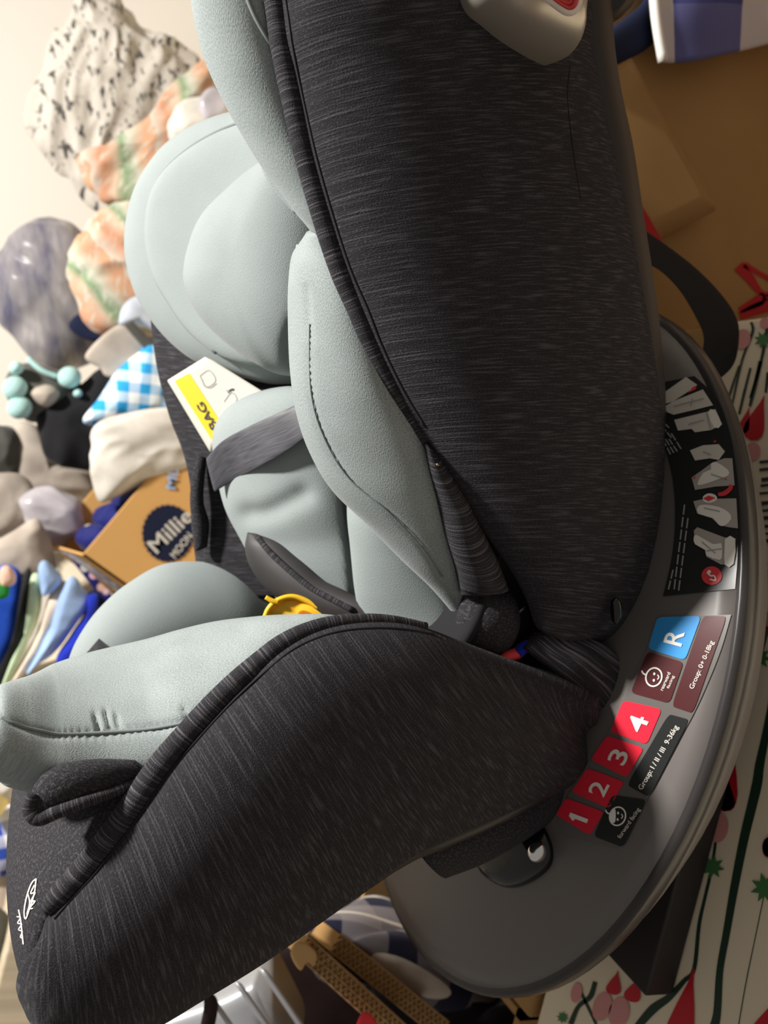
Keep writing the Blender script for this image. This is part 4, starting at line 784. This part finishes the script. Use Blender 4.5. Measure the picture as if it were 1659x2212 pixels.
# soft toy
st = empty('plush_toy', onY(90, 880, 1.02), 'dark olive plush toy with mint paws beside the plastic bag', 'toy')
pillow('body', [(15, 860, 1.02), (15, 810, 1.02), (50, 785, 1.02), (110, 795, 1.02), (170, 820, 1.02), (170, 870, 1.02), (120, 905, 1.02), (60, 910, 1.02)], .06, .06, 'olive_grey', st)
for ce, r_ in (((32, 838), 28), ((150, 815), 26), ((42, 880), 28), ((168, 850), 10), ((35, 795), 16)):
    pillow('paw', [(x, y, .96) for x, y in ell_px(ce[0], ce[1], r_, r_*0.9, 0, 10)], .02, .02, 'mint', st)
tube('cord', [(60, 775, .97), (90, 800, .96), (125, 815, .96)], .005, 'mint', st)
pillow('muzzle', [(60, 850, .97), (100, 830, .97), (130, 850, .97), (100, 880, .97)], .03, .02, 'tan_paper', st)
heap('black_shirt', [(85, 905), (120, 870), (170, 840), (235, 795), (300, 850), (300, 980), (220, 1010), (150, 1005), (105, 980)], 0.985, .04, .10, 'black_cotton', 'crumpled black shirt between the plush toy and the gingham cloth', 'shirt', (0.014, 14), 7)
heap('gingham_cloth', [(180, 905), (215, 860), (255, 805), (300, 765), (330, 740), (420, 800), (420, 900), (345, 905), (260, 915), (205, 918)], 0.90, .05, .14, 'gingham_sky', 'sky blue and white gingham cloth by the far wing', 'cloth', (0.008, 14), 9, rings=22)
heap('white_shirt', [(200, 960), (210, 920), (270, 900), (380, 890), (450, 960), (420, 1010), (310, 1040), (250, 1075), (212, 1085), (205, 1030)], 0.82, .035, .10, 'cotton_white', 'white cotton shirt hanging into the kraft carton', 'shirt', (0.014, 14), 11, rings=22)
heap('dark_pouch', [(-40, 930), (0, 915), (35, 935), (38, 1010), (20, 1040), (-40, 1050)], 1.05, .04, .1, 'olive_grey', 'dark grey pouch beside the beige bags', 'pouch')
heap('beige_bag', [(35, 920), (80, 925), (105, 990), (140, 1005), (205, 1030), (205, 1080), (120, 1120), (30, 1090), (20, 1000)], 1.06, .04, .12, 'beige_bag', 'beige padded bag behind the kraft carton', 'bag', (0.01, 12), 13)
heap('beige_pouch', [(-40, 1040), (40, 1030), (80, 1080), (60, 1130), (0, 1160), (-40, 1150)], 0.99, .04, .12, 'beige_bag', 'small taupe pouch beside the clear packaging', 'pouch', (0.01, 16), 14)
cp_ = heap('clear_packaging', [(50, 1070), (110, 1050), (170, 1090), (170, 1150), (110, 1190), (60, 1140)], 0.95, .03, .08, 'pale_lilac', 'shiny pale lilac plastic packaging next to the kraft carton', 'packaging', (0.012, 20), 15)
MATS['pale_lilac'].node_tree.nodes['Principled BSDF'].inputs['Roughness'].default_value = 0.25; MATS['pale_lilac'].node_tree.nodes['Principled BSDF'].inputs['Specular IOR Level'].default_value = 0.6
heap('paper_bag', [(-10, 1180), (30, 1150), (80, 1120), (110, 1180), (118, 1240), (60, 1255), (20, 1245), (-20, 1215)], 0.90, .03, .10, 'tan_paper', 'beige paper bag at the corner of the kraft carton', 'bag', (0.008, 14), 16)

# kraft carton with round navy emblem
P1, P2, P3 = onY(179, 1200, .80), onY(380, 962, .80), onY(101, 1177, .95)
e1 = P2-P1; dn = nrm(np.array([e1[2], 0, -e1[0]])); dn = dn if dn[2] < 0 else -dn; dv = P3-P1; Hh = 0.165; e1 = e1*1.15
kc = empty('kraft_carton', P1+dn*Hh+e1*0.5, 'open kraft carton with a round navy emblem, tilted among the laundry', 'carton')
box3('front_wall', P1, e1, dn*Hh, nrm(dv)*0.004, 'kraft', kc); box3('back_wall', P1+dv, e1, dn*Hh, nrm(dv)*0.004, 'kraft', kc)
box3('end_wall', P1, dv, dn*Hh, nrm(e1)*0.004, 'kraft', kc); box3('end_wall', P1+e1, dv, dn*Hh, nrm(e1)*0.004, 'kraft', kc); box3('bottom', P1+dn*Hh, e1, dv, -dn*0.004, 'kraft', kc)
kf = lambda x, y: onY(x, y, .7985); kf2 = lambda x, y: onY(x, y, .797)
decal_poly('navy_emblem', [(363+ (54 if k % 2 else 57)*math.cos(k*math.pi/28), 1152+(60 if k % 2 else 63)*math.sin(k*math.pi/28)) for k in range(56)], kf, 'navy_cloth', kc)
decal_text('emblem_text', 'Millie', (368, 1146), 112, 34, (0.72, -0.70), (-0.70, -0.72), kf2, 'print_pale', kc)
decal_text('emblem_text', 'MOON', (392, 1178), 62, 17, (0.62, -0.78), (-0.78, -0.62), kf2, 'print_pale', kc)
decal_text('handwriting', 'Mix', (372, 1028), 56, 22, (0.15, -0.98), (-0.98, -0.15), kf2, 'pale_blue', kc)
# tape on the end wall
ef_ = lambda a, b_: P1-nrm(e1)*0.0012+dv*a+dn*Hh*b_
mkobj('printed_tape', [ef_(0.25, 0), ef_(0.75, 0), ef_(0.75, 1), ef_(0.25, 1)], [(0, 1, 2, 3)], 'navy_floral', kc, [(0, 0), (.1, 0), (.1, .3), (0, .3)], smooth=False)
lab(decal_poly('printed_tape', quad_px([(150, 1205), (178, 1222), (262, 1300), (235, 1312)], .03), lambda x, y: onY(x, y, .7982), 'navy_floral', kc), 'tape printed in navy')
for k, (fx, fy, r_) in enumerate(((.17, .5, .020), (.34, .5, .021), (.51, .5, .021), (.68, .5, .021), (.84, .5, .020))):
    c_ = P1+e1*fx+dv*fy+dn*0.03; O = np.array([c_+nrm(e1)*r_*1.3*math.cos(a)+dv*0.36*math.sin(a) for a in np.linspace(0, 2*np.pi, 20, endpoint=False)])
    pk = pillow3('nappy_pack', O, .022, .035, 'navy_floral', None, p=4, crumple=(0.004, 40), seed=k, ref=(0, -.3, 1))
    tag(pk, 'navy floral soft pack lying in the kraft carton' if k < 3 else 'navy floral soft pack in the kraft carton, under the white shirt', 'pack', 'navy packs in the kraft carton')
# folded clothes on edge
folds = [('royal_cotton', [(-30, 1260), (45, 1240), (30, 1400), (-30, 1520)], 'royal blue folded shirt next to the black one', 'shirt'), ('black_cotton', [(48, 1255), (66, 1235), (60, 1340), (25, 1430), (-5, 1500), (-20, 1470), (25, 1380)], 'black folded shirt between royal blue and pale green', 'shirt'),
         ('pale_green', [(66, 1250), (88, 1245), (88, 1310), (60, 1390), (25, 1470), (0, 1490), (20, 1430), (60, 1350)], 'pale green folded shirt', 'shirt'), ('cream_cotton', [(112, 1275), (140, 1260), (130, 1310), (90, 1390), (55, 1450), (30, 1465), (80, 1370)], 'cream folded shirt between pale green and pale blue', 'shirt'),
         ('pale_blue', [(82, 1225), (98, 1212), (130, 1240), (130, 1262), (95, 1290), (85, 1260)], 'pale blue folded cloth end leaning on the kraft carton', 'cloth'), ('pale_blue', [(140, 1262), (165, 1250), (190, 1290), (175, 1330), (125, 1400), (75, 1440), (60, 1450), (100, 1370)], 'wide pale blue folded shirt beside the cream one', 'shirt'),
         ('deep_blue', [(190, 1290), (212, 1288), (210, 1330), (230, 1400), (160, 1460), (120, 1430), (150, 1380), (185, 1330)], 'deep blue folded shirt nearest the far bolster', 'shirt')]
for k, (mt, px, lb, ct) in enumerate(folds):
    heap('folded_shirt' if ct == 'shirt' else 'folded_cloth', px, 0.86-0.012*k, .03, .10, mt, lb, ct, (0.006, 16), 20+k, 'folded clothes beside the kraft carton')
heap('navy_shirt', [(175, 1300), (215, 1270), (260, 1300), (250, 1380), (200, 1350)], 0.88, .02, .08, 'navy_cloth', 'navy shirt behind the deep blue one', 'shirt')
bb = heap('beanie_hat', [(0, 1230), (18, 1222), (34, 1240), (30, 1262), (0, 1268)], 0.80, .02, .03, 'pink_skin', 'pale pink knitted hat on the royal blue shirt', 'hat', None)
heap('green_band', [(-8, 1258), (18, 1250), (20, 1285), (0, 1295), (-12, 1285)], 0.795, .01, .03, 'green_band', 'green and yellow cuff on the royal blue shirt', 'cuff', None)
heap('gingham_shirt', [(-40, 1760), (0, 1730), (40, 1720), (80, 1690), (110, 1700), (100, 1780), (50, 1850), (-40, 1900)], 0.78, .05, .16, 'gingham_royal', 'royal blue and white gingham shirt behind the front lip', 'shirt', (0.01, 16), 31)
heap('white_knit', [(-30, 1600), (30, 1620), (80, 1650), (90, 1690), (50, 1740), (0, 1720), (-30, 1680)], 0.74, .04, .12, 'cotton_white', 'white knitted garment above the royal gingham shirt', 'garment', (0.02, 26), 32)
heap('blue_garment', [(5, 1600), (60, 1630), (100, 1660), (80, 1670), (40, 1655)], 0.70, .02, .06, 'royal_cotton', 'royal blue garment under the thigh bolster', 'garment')
heap('yellow_cloth', [(-40, 1680), (0, 1690), (20, 1720), (0, 1760), (-40, 1770)], 0.72, .03, .08, 'yellow_pale', 'pale yellow cloth beside the white knit', 'cloth')
heap('cream_cloth', [(-40, 1820), (20, 1800), (60, 1830), (80, 2000), (60, 2100), (-40, 2120)], 0.80, .04, .12, 'cream_cotton', 'cream cotton cloth behind the front lip', 'cloth', (0.008, 12), 33)
gy = heap('grey_pouch', [(-40, 1960), (10, 1970), (24, 2010), (15, 2050), (-10, 2075), (-40, 2080)], 0.62, .03, .06, 'grey_dark', 'dark grey rounded pouch on the cream cloth', 'pouch', None)
cb = box3('cream_box', onY(-40, 2260, .55)+np.array([0, 0, -0.12]), (0.33, 0.02, 0), (-0.02, 0.16, 0), (0, 0, 0.12), 'cream_box', None, 0.004)
tag(cb, 'cream cardboard box behind the seat front', 'box')

# ================================================================== BEDDING heaped under the laundry (its height follows what lies on it)
bpy.context.view_layer.update()
sx = []
for o in list(COL.objects):
    if o.parent is None and 'category' in o and o.name not in ('bed',):
        V = np.array([v.co[:] for m_ in [o]+list(o.children_recursive) if m_.type == 'MESH' for v in m_.data.vertices])
        if V[:, 1].min() < 0.5 or o.name == 'child_car_seat': continue
        lo, hi_ = V.min(0), V.max(0)
        for a in (0.15, 0.5, 0.85):
            for b_ in (0.1, 0.9): sx.append((lo[0]+(hi_[0]-lo[0])*a, lo[1]+(hi_[1]-lo[1])*b_, lo[2]-0.004))
for x in np.linspace(-1.05, 1.3, 12): sx.append((x, 0.60, BEDZ-0.02)); sx.append((x, 0.66, BEDZ))
for x in np.linspace(-1.05, 1.3, 12): sx.append((x, 1.5, 0.30))
for y in np.linspace(0.6, 1.5, 7): sx.append((-1.05, y, BEDZ)); sx.append((1.3, y, BEDZ))
sx = np.array(sx); nx, ny = 110, 54; v = []; f = []
for j in range(ny+1):
    for i in range(nx+1):
        x = -1.05+2.35*i/nx; y = 0.60+0.92*j/ny; d2 = (sx[:, 0]-x)**2+(sx[:, 1]-y)**2+4e-4; w_ = d2**-2
        z = (w_@sx[:, 2])/w_.sum(); near = sx[d2 < 0.0035]
        if len(near): z = min(z, near[:, 2].min()+0.02)
        if -0.34 < x < 0.22 and y < 0.97: z = min(z, 0.11)
        v.append((x, y, max(BEDZ+0.014, z+0.006*noise.noise(Vector((x*9, y*9, 3))))))
for j in range(ny):
    for i in range(nx): a = j*(nx+1)+i; f.append((a, a+1, a+nx+2, a+nx+1))
dv_ = mkobj('duvet', v, f, 'bed_sheet', None, [(p[0], p[1]) for p in v])
md = dv_.modifiers.new('smooth', 'SMOOTH'); md.factor = 0.5; md.iterations = 3; dv_.modifiers.new('solid', 'SOLIDIFY').thickness = 0.012
tag(dv_, 'heaped cream duvet on the bed, mostly hidden under the laundry', 'duvet')
